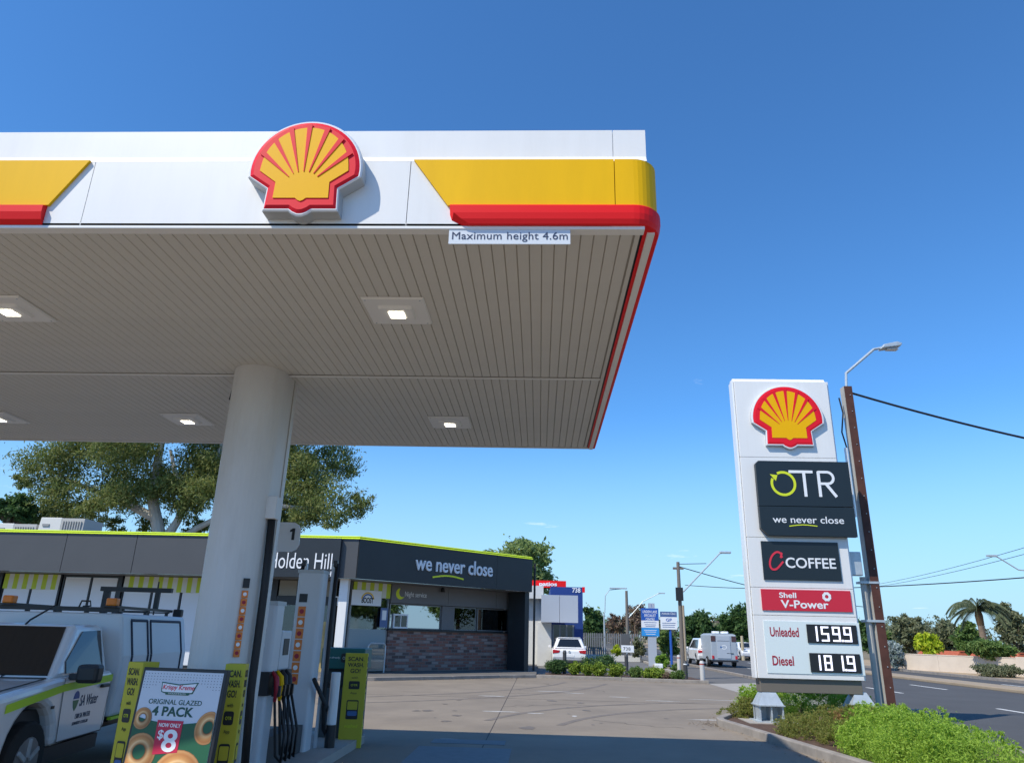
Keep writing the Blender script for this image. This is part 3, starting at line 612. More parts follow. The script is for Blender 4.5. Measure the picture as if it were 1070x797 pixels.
# right wing: dark end wall, grey band, window, brick counter
xb0, xb1 = rf.p(404, 680, SB)[0], rf.p(533.5, 680, SB)[0]
zsill = rf.p(465, 658.5, SB)[1]; zband = rf.p(465, 632.5, SB)[1]
BRO = box('brick_counter_wall', BRICK, shop, xb0, xb1, SB, SB+.25, .1, zsill-.06); BRO.rotation_euler = (0, 0, R(45))
box('window_sill', CHAR, shop, xb0-.05, xb1+.02, SB-.10, SB+.2, zsill-.06, zsill, M45)
xm = rf.p(468, 620, SB)[0]; xw1 = rf.p(518, 620, SB)[0]
for q0, q1 in ((xb0-.0, xm-.008), (xm+.008, xw1-.008), (xw1+.008, xb1)): box('grey_band_panel', GREYW, shop, q0, q1, SB-.06, SB+.2, zband, ZF0-.005, M45)
xe = rf.p(534, 660, -.0)[0]
box('dark_end_wall', CHAR, shop, xb1-.0, LR-.02, SB-.25, SB+.3, .1, ZF0-.008, M45); box('dark_end_wall', CHAR, shop, LR-.30, LR-.025, .15, SB-.252, .1, ZF0-.008, M45)
box('side_wall', CHAR, shop, LR-.3, LR-.03, SB+.302, 9, .1, ZF0-.012, M45)
FRM = mat('window_frame', (.22, .23, .24), .4, metal=.4); BLIND = mat('white_blind', (.74, .75, .77), .35)
z0, z1 = zsill+.02, zband-.02
xs_ = [xb0+.06, rf.p(462, 645, SB)[0], rf.p(475, 645, SB)[0], rf.p(499, 645, SB)[0], xb1-.12]
mats_ = [GLASSM, None, GLASSM, GLASS]
for i, (a, b_) in enumerate(((xs_[0], xs_[1]), (xs_[2], xs_[3]), (xs_[3]+.06, xs_[4]))):
    w = box('night_window', FRM, shop, a, b_, SB+.10, SB+.14, z0, z0+.05, M45)
    box('frame', FRM, w, a, b_, SB+.10, SB+.14, z1-.05, z1, M45); box('frame', FRM, w, a, a+.05, SB+.10, SB+.14, z0+.051, z1-.051, M45); box('frame', FRM, w, b_-.05, b_, SB+.10, SB+.14, z0+.051, z1-.051, M45)
    box('pane', GLASSM if i == 0 else GLASS, w, a+.05, b_-.05, SB+.115, SB+.121, z0+.05, z1-.05, M45)
    if i: box('frosting', mat('frosted_film', (.30, .36, .37), .6), w, a+.05, b_-.05, SB+.123, SB+.128, z0+.05, z0+.58, M45)
box('window_mullion', GREYW, shop, xs_[1], xs_[2], SB+.02, SB+.14, z0, z1, M45)
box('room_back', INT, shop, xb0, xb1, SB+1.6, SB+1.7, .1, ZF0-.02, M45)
hx, hz2 = rf.p(411, 656, SB); q = box('serving_hatch', PRINTW, shop, hx, hx+.75, SB+.02, SB+.09, z0+.02, z0+.62, M45)
for j in (0, 1): box('pane', GLASSD, q, hx+.06+j*.34, hx+.35+j*.34, SB+.012, SB+.019, z0+.09, z0+.55, M45)
a = rf.p(423, 624, SB-.06); b_ = rf.p(446, 618, SB-.06)
text(shop, 'Night service', a[0], b_[0], a[1]-.02, a[1]+.26, SB-.061, PRINTW, M45, depth=.006, bold=-.004)
mx0, mz0 = rf.p(418.5, 620, SB-.06)
mo = [(mx0+.24*math.cos(R(a)), mz0+.24*math.sin(R(a))) for a in range(100, 321, 20)]+[(mx0+.12+.2*math.cos(R(a)), mz0+.06+.2*math.sin(R(a))) for a in range(300, 139, -20)]
MB().prism(mo, SB-.068, SB-.061, 'y').build('moon_mark', LIMEP, shop, M45)
cam_ = rf.p(463, 613, SB-.2); MB().cyl((cam_[0], SB-.2, ZF0-.2), (cam_[0], SB-.2, ZF0-.01), .1, .06).build('security_camera', BLACKP, shop, M45)
# glazed panel left of the brick, with striped blind, poster and frosted lower glass
xc0, xc1 = rf.p(364, 660, SB)[0], xb0-.02
ws = box('shop_window', FRM, shop, xc0, xc1, SB+.06, SB+.14, ZF0-.10, ZF0-.01, M45)
for a in (xc0, xc1-.07): box('frame', FRM, ws, a, a+.07, SB+.06, SB+.14, .12, ZF0-.101, M45)
zf = rf.p(385, 657, SB)[1]
box('pane', GLASS, ws, xc0+.07, xc1-.07, SB+.09, SB+.096, .14, ZF0-.1, M45)
box('frosted_glass', mat('frosted_film', (.30, .36, .37), .6), ws, xc0+.07, xc1-.07, SB+.06, SB+.066, .14, zf, M45)
bl = box('striped_blind', stripemat('lime_stripe', (.50, .60, .05), (.66, .68, .62), .42), shop, xc0+.05, xc1-.03, SB-.03, SB+.0, ZF0-.62, ZF0-.01); bl.rotation_euler = (0, 0, R(45))
px0, pz0 = rf.p(367, 628, SB-.05); px1, pz1 = rf.p(399, 617.5, SB-.05)
pz0 = pz1-.62
po = box('hanging_poster', PRINTW, shop, px0, px1, SB-.07, SB-.05, pz0, pz1, M45)
pw = px1-px0; text(po, 'BOOST', px0+.33*pw, px0+.73*pw, pz0+.10, pz0+.33, SB-.071, PRINTB, M45, bold=.03)
for j, m_ in enumerate((mat('arc_yellow', (.8, .5, .02), .5), mat('arc_blue', (.03, .12, .4), .5))):
    k = MB(); seg(k, [(px0+.53*pw+(.30-.07*j)*math.cos(R(a)), pz0+.22+(.30-.07*j)*math.sin(R(a))) for a in range(10, 171, 16)], .055, SB-.0735); k.build('print_arc', m_, po, M45)
nx, nz = rf.p(401, 645, SB-.02); no = box('notice', mat('notice_blue', (.10, .16, .32), .5), shop, nx-.18, nx+.2, SB-.02, SB-.005, nz-.4, nz+.4, M45); box('notice_sheet', PRINTW, no, nx-.1, nx+.12, SB-.026, SB-.021, nz-.1, nz+.3, M45)
rl = MB(); h0 = rf.p(383, 700, SB-.6)[0]; h1 = rf.p(401, 700, SB-.6)[0]; rl.tube([(h0, SB-.6, .12), (h0, SB-.6, 1.15), (h0+.1, SB-.6, 1.25), (h1-.1, SB-.6, 1.25), (h1, SB-.6, 1.15), (h1, SB-.6, .12)], .03); rl.build('entry_rail', GALV, shop, M45)
MB().box(h0+.03, h1-.03, SB-.604, SB-.598, .2, 1.2).build('rail_panel', GLASS, shop, M45)
# white corner post
cp = lf.p(356, 650, .35)[0]; MB().box(cp-.17, cp+.17, .3, .62, .1, ZF0-.003).build('corner_post', WHITE, shop)
# left glazing: entrance and windows with blinds
xe0, xe1 = lf.p(286, 650, SB)[0], lf.p(352, 650, SB)[0]
def bay(x0, x1, z0, z1, n, blind, stripe, name='shop_window'):
    w = MB().box(x0, x1, SB, SB+.09, z1-.08, z1).build(name, CHAR, shop)
    MB().box(x0, x1, SB, SB+.09, z0, z0+.08).build('frame', CHAR, w)
    for i in range(n+1):
        xx = x0+(x1-x0-.06)*i/n; MB().box(xx, xx+.06, SB-.004, SB+.092, z0+.08, z1-.08).build('frame', CHAR, w)
        if i < n: 
            xn = x0+(x1-x0-.06)*(i+1)/n; MB().box(xx+.06, xn, SB+.04, SB+.046, z0+.08, z1-.08).build('pane', GLASS, w)
            if blind: MB().box(xx+.09, xn-.03, SB+.014, SB+.024, z0+.1, z1-.1).build('blind', BLIND, w)
    if stripe: MB().box(x0+.05, x1-.05, SB-.05, SB-.02, z1-.62, z1-.01).build('striped_blind', MATS['lime_stripe'], w)
    return w
zt_ = ZF0-.01
wl = [lf.p(p_, 630, SB)[0] for p_ in (-2, 60, 124, 219)]
bay(wl[0], wl[1]-.04, .12, zt_, 2, True, True); bay(wl[1]+.04, wl[2]-.15, .12, zt_, 2, True, False); bay(wl[2]+.04, wl[3], .12, zt_, 3, True, True); bay(wl[0]-8, wl[0]-.3, .12, zt_, 3, True, True)
MB().box(wl[2]-.14, wl[2]+.03, SB-.1, SB+.1, .12, zt_).build('wall_pier', CHAR, shop); MB().box(wl[0]-.29, wl[0]-.01, SB-.1, SB+.1, .12, zt_).build('wall_pier', CHAR, shop)
MB().box(wl[3]+.01, xe0-.02, SB, SB+.12, .12, zt_).build('wall_pier', CHAR, shop)
en = bay(xe0, xe1-.1, .12, 2.75, 3, False, False, 'entrance_doors')
MB().box(xe0, xe1-.1, SB-.02, SB+.1, 2.752, 3.02).build('door_header', CHAR, shop)
for j in range(3):
    ww = (xe1-xe0-.1)/3; MB().box(xe0+j*ww+.05, xe0+(j+1)*ww-.05, SB+.02, SB+.05, 3.03, zt_-.02).build('transom_light', mat('transom_film', (.25, .235, .19), .5), shop)
ta = lf.p(349, 631, SB-.03); text(shop, 'ATM', ta[0]-.25, ta[0]+.55, ta[1]-.05, ta[1]+.32, SB-.03, PRINTW, depth=.006)
pp = lf.p(333, 676, SB-.02); MB().box(pp[0]-.45, pp[0]+.45, SB-.018, SB-.006, pp[1]-1.0, pp[1]+1.0).build('door_poster', mat('poster_tan', (.40, .30, .12), .6, var=.5, vscale=2), shop)
# stock inside the shop
for j in range(7):
    xx = xe0-9+j*1.6; MB().box(xx, xx+1.0, 4, 4.5, .13, 1.7).build('display_shelf', mat('stock_%d' % (j % 3), [(.30, .12, .08), (.14, .2, .25), (.32, .28, .12)][j % 3], .7, var=.6, vscale=6), shop)
# roof plant
for (pa, pb_, ptop, lab, w2) in ((38, 78, 540, 'white ridged rooftop cooler on the shop roof, nearer the gum tree', 1.9), (-8, 20, 546, 'white rooftop cooler on the shop roof at the left photo edge', 1.6)):
    q = D(pa, 555, 31.5); q2 = D(pb_, 555, 31.5); t_ = D(pa, ptop, 31.5).z
    ac = thing('rooftop_cooler', lab, 'air conditioner', (q.x, 31.5, ZF1-.1), 0, 'evaporative coolers on the shop roof'); hgt = t_-ZF1+.1
    w1 = 1.05 if pa > 0 else q2.x-q.x-.3; d1 = 1.5
    MB().prism([(0, 0), (w1, 0), (w1, d1), (0, d1)], 0, hgt, 'z', [(.05, .05), (w1-.05, .05), (w1-.05, d1-.05), (.05, d1-.05)]).build('cabinet', mat('cooler_white', (.62, .61, .58), .6), ac, bevel=.02)
    MB().prism([(w1+.005, 0), (w1+1.0, 0), (w1+1.0, d1), (w1+.005, d1)], 0, hgt-.02, 'z', [(w1-.04, .05), (w1+1.0, .05), (w1+1.0, d1-.05), (w1-.04, d1-.05)]).build('louvre_side', mat('cooler_grey', (.42, .41, .39), .6), ac)
    for j in range(8): MB().box(w1+.05+j*.115, w1+.09+j*.115, -.02+.0, .04, .05, hgt-.15).build('louvre', MATS['cooler_grey'], ac)
    MB().box(.2, .5, -.012, .03, hgt*.62, hgt*.72).build('name_plate', mat('cooler_plate', (.3, .3, .3), .6), ac)

# ================================================================== pump island
isl = struct(MB().prism(rrect(-4.05, -2.85, 7.0, 13.3, .3), -.02, .12, 'z').build('pump_island', CONCL))
dp = thing('fuel_dispenser', 'white fuel pump with black hoses and number 1 flag beside the column', 'fuel pump', (-3.45, 10.4, .12))
STK = mat('orange_sticker', (.72, .20, .03), .5); 
for (yy, top, w) in ((-.85, 1.9, .15), (.85, 2.42, .19)):
    pil = MB().prism(rrect(-w, w, yy-.16, yy+.16, .05), 0, top, 'z').build('pillar', mat('pump_white', (.58, .60, .63), .4), dp)
    MB().box(-w-.005, w+.005, yy-.165, yy+.165, top, top+.05).build('cap', GREYT, pil)
    sxx = -.07
    for j in range(7):
        zz = top-.62-j*.155; s_ = MB().box(sxx-.055, sxx+.055, yy-.168, yy-.161, zz, zz+.14).build('warning_sticker', STK, pil)
        MB().cyl((sxx, yy-.1681, zz+.07), (sxx, yy-.1705, zz+.07), .035, n=8).build('pictogram', PRINTW if j % 2 else DRED, s_)
    MB().box(sxx-.06, sxx+.06, yy-.168, yy-.161, top-.42, top-.30).build('display_window', PRINTB, pil)
MB().box(-.15, .15, -.68, -.3, 1.121, 1.6).build('pump_head', mat('pump_white', (.5, .5, .5), .4), dp, bevel=.02); MB().box(.151, .158, -.6, -.4, 1.3, 1.5).build('price_display', PRINTB, dp)
MB().box(-.13, .13, -.68, .68, 0.0, .35).build('plinth', DGREY, dp)
MB().box(-.17, .172, -1.05, -.2, .85, 1.12).build('nozzle_rail', BLACKP, dp)
for yy in (1.12,):                                  # hose masts
    for s in ((1,) if yy < 0 else (1, -1)):
        MB().box(s*.215-.018, s*.215+.018, yy-.03, yy+.03, 0, 2.75 if yy < 0 else 2.6).build('hose_mast', mat('mast_white', (.55, .57, .6), .4), dp)
        h_ = MB(); tp_ = 3.02 if yy < 0 else 2.85
        h_.tube([(s*.27, yy, tp_-.25), (s*.27, yy-.03, tp_-1.2), (s*.28, yy-.02, tp_-2.2), (s*.31, yy, .25), (s*.34, yy+.15, .12), (s*.34, yy+.4, .3), (s*.26, yy*.5, .95)], .032, 8); h_.build('hose', RUBBER, dp, smooth=True)
        MB().box(s*.25-.03, s*.25+.03, yy-.04, yy+.04, tp_-.3, tp_-.2).build('hose_bracket', BLACKP, dp, bevel=.01)
for j, (yy, cm) in enumerate(((-.95, DRED), (-.78, YELLOW), (-.62, BLACKP), (-.46, BLACKP))):
    n_ = MB(); n_.tube([(.17, yy, 1.12), (.23, yy, 1.05), (.25, yy, .92), (.24, yy, .78)], [.02, .035, .035, .02]); nz_ = n_.build('nozzle', cm, dp, smooth=True)
    MB().box(.20, .30, yy-.02, yy+.02, .84, .96).build('grip', BLACKP, nz_)
    h_ = MB(); h_.tube([(.24, yy, .8), (.27, yy+.04, .5), (.3, yy+.08, .18), (.36, yy+.12, .1), (.34, yy+.22, .4), (.16, yy+.25, .95)], .018, 6); h_.build('hose', RUBBER, nz_, smooth=True)
gt = Frame(0, 9.5); fx0, fz0 = gt.p(285, 576); fx1, fz1 = gt.p(315.5, 546)
fl = MB().prism([(fx0, fz0), (fx1-.09, fz0), (fx1-.03, fz0+.03), (fx1, fz0+.09), (fx1, fz1-.09), (fx1-.03, fz1-.03), (fx1-.09, fz1), (fx0, fz1)], 9.48, 9.5, 'y').build('number_flag', mat('flag_white', (.62, .64, .66), .45), dp, Matrix.Translation((3.45, -10.4, -.12)))
nx0, nz0 = gt.p(303, 564); MB().prism([(nx0+.025, nz0), (nx0+.06, nz0), (nx0+.06, nz0+.15), (nx0+.03, nz0+.15), (nx0-.005, nz0+.125), (nx0-.005, nz0+.1), (nx0+.025, nz0+.11)], 9.474, 9.479, 'y').build('number', PRINTB, fl, Matrix.Translation((3.45, -10.4, -.12)))
MB().box(fx0-.03, fx0, 9.47, 9.51, 2.4, fz1).build('flag_post', MATS['mast_white'], dp, Matrix.Translation((3.45, -10.4, -.12)))
# hose drop on the left face of the column
hd = thing('hose_drop', 'black hose hanging down the left side of the column', 'hose', (-3.87, 8.75, .12))
h_ = MB(); h_.tube([(.0, 0, 2.95), (.02, 0, 2.0), (.02, 0, 1.0), (-.02, .05, .1)], .04); h_.build('hose', RUBBER, hd, smooth=True); MB().box(-.06, .10, -.08, .08, 2.88, 3.12).build('hose_bracket', COLW, hd, bevel=.01)
hc = D(282, 600, 8.12); h2 = thing('hose_drop', 'black hose hanging down the right side of the column', 'hose', (-3.08, 8.22, .12))
h_ = MB(); h_.tube([(.0, 0, 2.85), (.02, 0, 2.0), (.02, 0, 1.0), (.05, .05, .1)], .045); h_.build('hose', RUBBER, h2, smooth=True); MB().box(-.10, .06, -.08, .08, 2.80, 3.06).build('hose_bracket', COLW, h2, bevel=.01)
# stickers on the column face
cs = thing('sticker_strip', 'vertical strip of orange warning stickers on the column', 'sticker', (-3.185, 8.0, 1.45))
for j in range(8):
    zz = j*.085; s_ = MB().box(-.032, .032, -.012, .0, zz, zz+.078).build('warning_sticker', STK, cs, Matrix.Rotation(R(30), 4, 'Z')); MB().cyl((0, -.0121, zz+.04), (0, -.014, zz+.04), .02, n=8).build('pictogram', PRINTW if j % 2 else DRED, s_, Matrix.Rotation(R(30), 4, 'Z'))
MB().box(-.034, .034, -.012, 0, .7, .8).build('notice', PRINTB, cs, Matrix.Rotation(R(30), 4, 'Z'))
# white guard post
gp = thing('guard_post', 'white guard post with black foot beside the green bin', 'bollard', (-3.05, 11.6, .12))
MB().cyl((0, 0, 0), (0, 0, .3), .075, n=16).build('foot', BLACKP, gp, smooth=False); MB().cyl((0, 0, .3), (0, 0, 1.02), .07, n=16).build('sleeve', WHITE_P, gp, bevel=.01)
# bin / wash unit
bn = thing('wash_bin', 'dark bin with teal header and OTR app print at island end', 'bin', (-3.22, 12.85, .12))
MB().prism(rrect(-.33, .33, -.25, .25, .05), 0, .72, 'z').build('body', mat('bin_slate', (.06, .085, .10), .5), bn); MB().box(-.32, .32, .0, .24, .72, 1.02).build('back', DGREY, bn)
hd_ = MB().box(-.36, .36, -.27, .26, 1.02, 1.34).build('header', TEAL, bn, bevel=.015); MB().box(-.30, -.1, -.2, -.02, .72, .80).build('paper_holder', BLACKP, bn)
text(hd_, 'you\'re already', -.33, -.05, 1.17, 1.21, -.271, PRINTW, depth=.002); MB().prism(rrect(-.03, .13, 1.12, 1.26, .03), -.2745, -.2705, 'y').build('app_badge', PRINTB, hd_); text(hd_, 'OTR', -.005, .105, 1.165, 1.21, -.275, PRINTW, depth=.002); text(hd_, 'App', .16, .28, 1.16, 1.21, -.271, PRINTW, depth=.002)
# yellow bollard sleeves
def sleeve(px, py, Y, w, d, rz, label):
    q = D(px, py, Y); z = q.z; t = thing('promo_sleeve', label, 'sign', (q.x, q.y, 0.0), rz, 'yellow promo sleeves around bollards')
    b_ = MB().box(-w/2, w/2, -d/2, d/2, 0.0, z).build('sleeve', YLIME, t, bevel=.006)
    for M_, ww in ((None, w), (Matrix.Rotation(R(90), 4, 'Z'), d)):
        y_ = -(d if M_ is None else w)/2-.001; h = ww*.36
        for i, s in enumerate(('SCAN.', 'WASH.', 'GO!')): l_ = h*(1 if i < 2 else .62); text(b_, s, -l_, l_, z-.12-i*.09, z-.055-i*.09, y_, PRINTB, M_, bold=.02, depth=.002)
        text(b_, 'with', -h*.4, h*.4, z-.385, z-.35, y_, PRINTB, M_, depth=.002)
        MB().prism(rrect(-ww*.24, ww*.24, z-.54, z-.42, .02), y_-.003, y_+.0002, 'y').build('app_badge', PRINTB, b_, M_); text(b_, 'OTR', -ww*.15, ww*.15, z-.495, z-.465, y_-.003, LIMEP, M_, depth=.002)
        text(b_, 'App', -h*.4, h*.4, z-.62, z-.58, y_, PRINTB, M_, depth=.002)
        ph_ = MB().prism(rrect(-ww*.26, ww*.26, z-.98, z-.70, .02), y_-.003, y_+.0002, 'y').build('phone_print', PRINTB, b_, M_); MB().prism(rrect(-ww*.22, ww*.22, z-.84, z-.72, .01), y_-.0045, y_-.0028, 'y').build('phone_screen', YLIME, ph_, M_)
        MB().prism(rrect(-ww*.2, ww*.22, z-.93, z-.86, .02), y_-.0048, y_-.0026, 'y').build('car_print', mat('print_blue', (.05, .14, .35), .5), ph_, M_)
        text(b_, 'washed', -h*.8, h*.8, z-1.10, z-1.05, y_, LIMEP, M_, depth=.002)
    return t
sleeve(151, 691, 7.55, .20, .20, R(-20), 'yellow SCAN WASH GO sleeve half hidden left of the doughnut poster'); sleeve(248.5, 693, 7.5, .19, .16, R(10), 'yellow SCAN WASH GO sleeve right behind the doughnut poster')
sl3 = sleeve(373.5, 682, 12.5, .36, .10, R(6), 'yellow SCAN WASH GO sleeve beside the green bin')
# doughnut poster stand
p0 = D(153.5, 697, 7.08); p1 = D(235, 699.5, 6.95); v_ = p1-p0; rz = math.atan2(v_.y, v_.x); wd = math.hypot(v_.x, v_.y)
ps = thing('poster_stand', 'leaning poster stand advertising doughnuts 4 pack for $8', 'poster stand', (p0.x, p0.y, 0), rz); ps.rotation_euler = (R(-5), 0, rz)
hp = p0.z+.01; ps.location = (p0.x+math.sin(rz)*.12, p0.y-math.cos(rz)*.12, 0)
MB().box(-.03, wd+.03, 0, .06, .05, hp+.0).build('frame', BLACKP, ps, bevel=.008); MB().box(.1, wd-.1, .06, .30, .0, .06).build('base', BLACKP, ps)
board = MB().box(0, wd, -.006, -.0005, .08, hp-.03).build('poster', mat('poster_white', (.60, .64, .70), .45), ps)
zz = hp-.03; GR = mat('poster_green', (.012, .10, .045), .5)
gz = zz-wd*.50
MB().prism([(0, .08), (wd, .08), (wd, gz+.02)]+[(wd*(1-i/8), gz+.02-.05*math.sin(math.pi*i/8)) for i in range(1, 8)]+[(0, gz+.02)], -.009, -.0065, 'y').build('green_field', GR, board)
k = MB()
for r_ in range(6):
    for c_ in range(26):
        xx = .015+c_*(wd-.03)/25; e = abs(c_-12.5)/12.5
        if r_ < 2+4*e**1.5: k.box(xx-.003, xx+.003, -.0075, -.0062, zz-.025-r_*.024, zz-.019-r_*.024)
k.build('dot_pattern', PRINTN, board)['kind'] = 'stuff'
u = wd; uv = wd*.80; lg = MB().prism([(.25*u, zz-.14*uv), (.47*u, zz-.165*uv), (.71*u, zz-.135*uv), (.66*u, zz-.285*uv), (.30*u, zz-.285*uv), (.26*u, zz-.27*uv)], -.010, -.0062, 'y').build('bow_tie_logo', mat('logo_green', (.01, .1, .06), .5), board)
MB().prism([(.262*u, zz-.155*uv), (.47*u, zz-.18*uv), (.695*u, zz-.15*uv), (.65*u, zz-.27*uv), (.30*u, zz-.27*uv), (.272*u, zz-.262*uv)], -.012, -.0095, 'y').build('logo_field', PRINTW, lg)
text(lg, 'Krispy Kreme', .275*u, .675*u, zz-.255*uv, zz-.175*uv, -.0121, mat('script_red', (.7, .03, .06), .45), shear=.15, bold=.012, depth=.002); MB().prism(rrect(.32*u, .62*u, zz-.305*uv, zz-.27*uv, .01), -.0125, -.0095, 'y').build('logo_strap', MATS['logo_green'], lg); text(lg, 'DOUGHNUTS', .36*u, .58*u, zz-.297*uv, zz-.279*uv, -.0126, PRINTW, depth=.0015)
DG = mat('print_dark_green', (.01, .07, .05), .5)
text(board, 'ORIGINAL GLAZED', .13*u, .80*u, zz-.43*uv, zz-.365*uv, -.0062, DG, bold=.008, depth=.002); text(board, '4 PACK', .20*u, .72*u, zz-.58*uv, zz-.455*uv, -.0062, DG, bold=.03, depth=.002)
tagm = MB().prism([(.30*u, zz-.63*uv), (.62*u, zz-.63*uv), (.62*u, zz-1.02*uv), (.32*u, zz-1.06*uv)], -.012, -.0092, 'y').build('price_flash', mat('flash_red', (.55, .015, .06), .5), board)
text(tagm, 'NOW ONLY', .33*u, .60*u, zz-.715*uv, zz-.665*uv, -.0121, PRINTW, bold=.02, depth=.002); text(tagm, '$', .34*u, .41*u, zz-.88*uv, zz-.75*uv, -.0121, PRINTW, bold=.015, depth=.002); text(tagm, '8', .41*u, .59*u, zz-1.02*uv, zz-.74*uv, -.0121, PRINTW, bold=.02, depth=.002)
dm = bpy.data.materials.new('doughnut_print'); dm.use_nodes = True; t_ = dm.node_tree; b_ = t_.nodes['Principled BSDF']; b_.inputs['Roughness'].default_value = .5
at = t_.nodes.new('ShaderNodeVertexColor'); at.layer_name = 'print'; t_.links.new(at.outputs[0], b_.inputs['Base Color'])
def doughnut(cx, cz, r, sq, rot):
    k = MB(); cols = []; rows = [(.36, (.10, .035, .01)), (.42, (.42, .19, .06)), (.55, (.72, .46, .22)), (.68, (.55, .27, .09)), (.84, (.42, .17, .05)), (.95, (.50, .26, .10)), (1.0, (.30, .12, .04))]; n = 28
    for rr_, c_ in rows:
        for i in range(n):
            a = 2*math.pi*i/n; dx, dz = math.cos(a)*rr_*r, math.sin(a)*rr_*r*sq
            if rr_ < .6: dz += .05*r
            k.v.append((cx+dx*math.cos(rot)-dz*math.sin(rot), -.0105, cz+dx*math.sin(rot)+dz*math.cos(rot))); g_ = 1+.35*math.sin(a-.9); cols.append([min(1, x_*g_) for x_ in c_])
    for j in range(len(rows)-1):
        for i in range(n): k.f.append((j*n+i, j*n+(i+1) % n, (j+1)*n+(i+1) % n, (j+1)*n+i))
    # clip to the poster's edges
    k.v = [(min(max(x_, .003), wd-.003), y_, max(z_2, .082)) for x_, y_, z_2 in k.v]
    me = k.mesh('doughnut_picture', dm); ca = me.color_attributes.new('print', 'FLOAT_COLOR', 'POINT')
    for i, c_ in enumerate(cols): ca.data[i].color = (*c_, 1)
    link('doughnut_picture', me, board)
doughnut(.10*u, zz-.62*uv, .115*u, .98, .3); doughnut(.93*u, zz-.70*uv, .15*u, 1.15, -.5); doughnut(.15*u, zz-1.05*uv, .21*u, .95, .2); doughnut(.66*u, zz-1.32*uv, .30*u, .9, .1)

# ================================================================== vehicles
def wheel(root, x, y, r, w, name='wheel', side=1):
    t = MB().cyl((x, y-w/2, r), (x, y+w/2, r), r, n=28).build(name, TYRE, root, bevel=.025)
    yo = y+side*(w/2)
    MB().cyl((x, yo-side*.02, r), (x, yo+side*.006, r), r*.62, n=20).build('rim', RIM, t)
    for a in range(6):
        d = R(a*60); MB().box(-.02, .02, -.012, .012, .05, r*.58).build('spoke', GALV, t, Matrix.Translation((x, yo+side*.012, r)) @ Matrix.Rotation(d, 4, 'Y'))
    return t
def side_profile(x0, x1, pts_top, arches, sill):
    p = list(pts_top)                                     # runs from front bottom over the top to rear bottom
    for (cx, r) in sorted(arches): p += [(cx-r, sill)]+[(cx+r*math.cos(R(a)), sill+.02+r*.98*math.sin(R(a))) for a in range(170, 9, -16)]+[(cx+r, sill)]
    return p
# ---- the utility truck under the canopy
urz = R(-82.4); ux, uy = -6.17, 7.95
ute = thing('utility_truck', 'white service utility truck with lime stripe and roof racks by the pumps', 'truck', (ux, uy, 0), urz)
prof = side_profile(0, 0, [(.98, .42), (1.0, .75), (.96, .98), (.80, 1.06), (-.40, 1.16), (-1.78, 1.19), (-1.80, .5)], [(0, .47)], .46)
MB().prism(prof, -.93, .93, 'y').build('cab_body', CARW, ute, bevel=.07, seg=3)
cabt = MB().prism([(-.34, -.86), (-1.76, -.86), (-1.76, .86), (-.34, .86)], 1.15, 1.73, 'z', [(-1.02, -.68), (-1.72, -.70), (-1.72, .70), (-1.02, .68)]).build('cab_roof', CARW, ute, bevel=.06, seg=3)
def quad(name, m, parent, pts, th=.006, M=None):
    p = [Vector(q) for q in pts]; n = (p[1]-p[0]).cross(p[2]-p[0]).normalized()*th
    k = MB(); k.v = [tuple(q) for q in p]+[tuple(q+n) for q in p]; m_ = len(p); k.f = [tuple(range(m_)), tuple(range(2*m_-1, m_-1, -1))]+[(i, (i+1) % m_, m_+(i+1) % m_, m_+i) for i in range(m_)]
    return k.build(name, m, parent, M)
# windscreen and side glass lie on the sloping faces
def onface(a, b, c, d, u, v): return a.lerp(b, u).lerp(d.lerp(c, u), v)
cb = [Vector(q) for q in ((-.34, -.86, 1.15), (-1.76, -.86, 1.15), (-1.76, .86, 1.15), (-.34, .86, 1.15))]; ct = [Vector(q) for q in ((-1.02, -.68, 1.73), (-1.72, -.70, 1.73), (-1.72, .70, 1.73), (-1.02, .68, 1.73))]
CABG = mat('car_glass', (.012, .014, .016), .06, spec=.7)
def facequad(name, m, parent, A_, B_, C_, D_, uv, th=.012):
    pts = [onface(A_, B_, C_, D_, u, v) for u, v in uv]; n = (B_-A_).cross(D_-A_).normalized(); ctr = sum(cb, Vector())/4
    if n.dot(A_-ctr) < 0: n = -n
    return quad(name, m, parent, [p+n*.002 for p in pts] if (pts[1]-pts[0]).cross(pts[2]-pts[0]).dot(n) > 0 else [p+n*.002 for p in reversed(pts)], th)
facequad('windscreen', CABG, ute, cb[0], cb[3], ct[3], ct[0], [(.04, .06), (.96, .06), (.93, .93), (.07, .93)])
facequad('door_window', CABG, ute, cb[2], cb[3], ct[3], ct[2], [(.12, .08), (.82, .08), (.90, .30), (.72, .86), (.14, .88)]); facequad('door_window', CABG, ute, cb[1], cb[0], ct[0], ct[1], [(.12, .08), (.82, .08), (.74, .86), (.14, .88)])
door = MB().prism([(-.56, .50), (-1.66, .50), (-1.72, 1.14), (-.48, 1.13)], .931, .936, 'y').build('door', CARW, ute)
for pts in ([(-.555, .5), (-.475, 1.15)], [(-1.665, .5), (-1.725, 1.15)], [(-.555, .5), (-1.665, .5)]):
    k = MB(); seg(k, pts, .012, .0); k.v = [(x_, .9385, z_2) for x_, y_, z_2 in k.v]; k.build('shut_line', BLACKP, door)
MB().box(-1.62, -1.42, .936, .975, 1.00, 1.04).build('handle', BLACKP, door, bevel=.01)
MB().box(-.78, -.58, .98, 1.22, 1.10, 1.30).build('wing_mirror', BLACKP, ute, bevel=.04); MB().box(-.72, -.62, .90, .99, 1.13, 1.2).build('mirror_arm', BLACKP, ute)
st_ = [(.62, .90), (.62, .98), (-.5, 1.10), (-1.74, 1.14), (-1.74, 1.06), (-.5, 1.02)]
MB().prism(st_, .937, .941, 'y').build('hivis_stripe', HIVIS, ute)
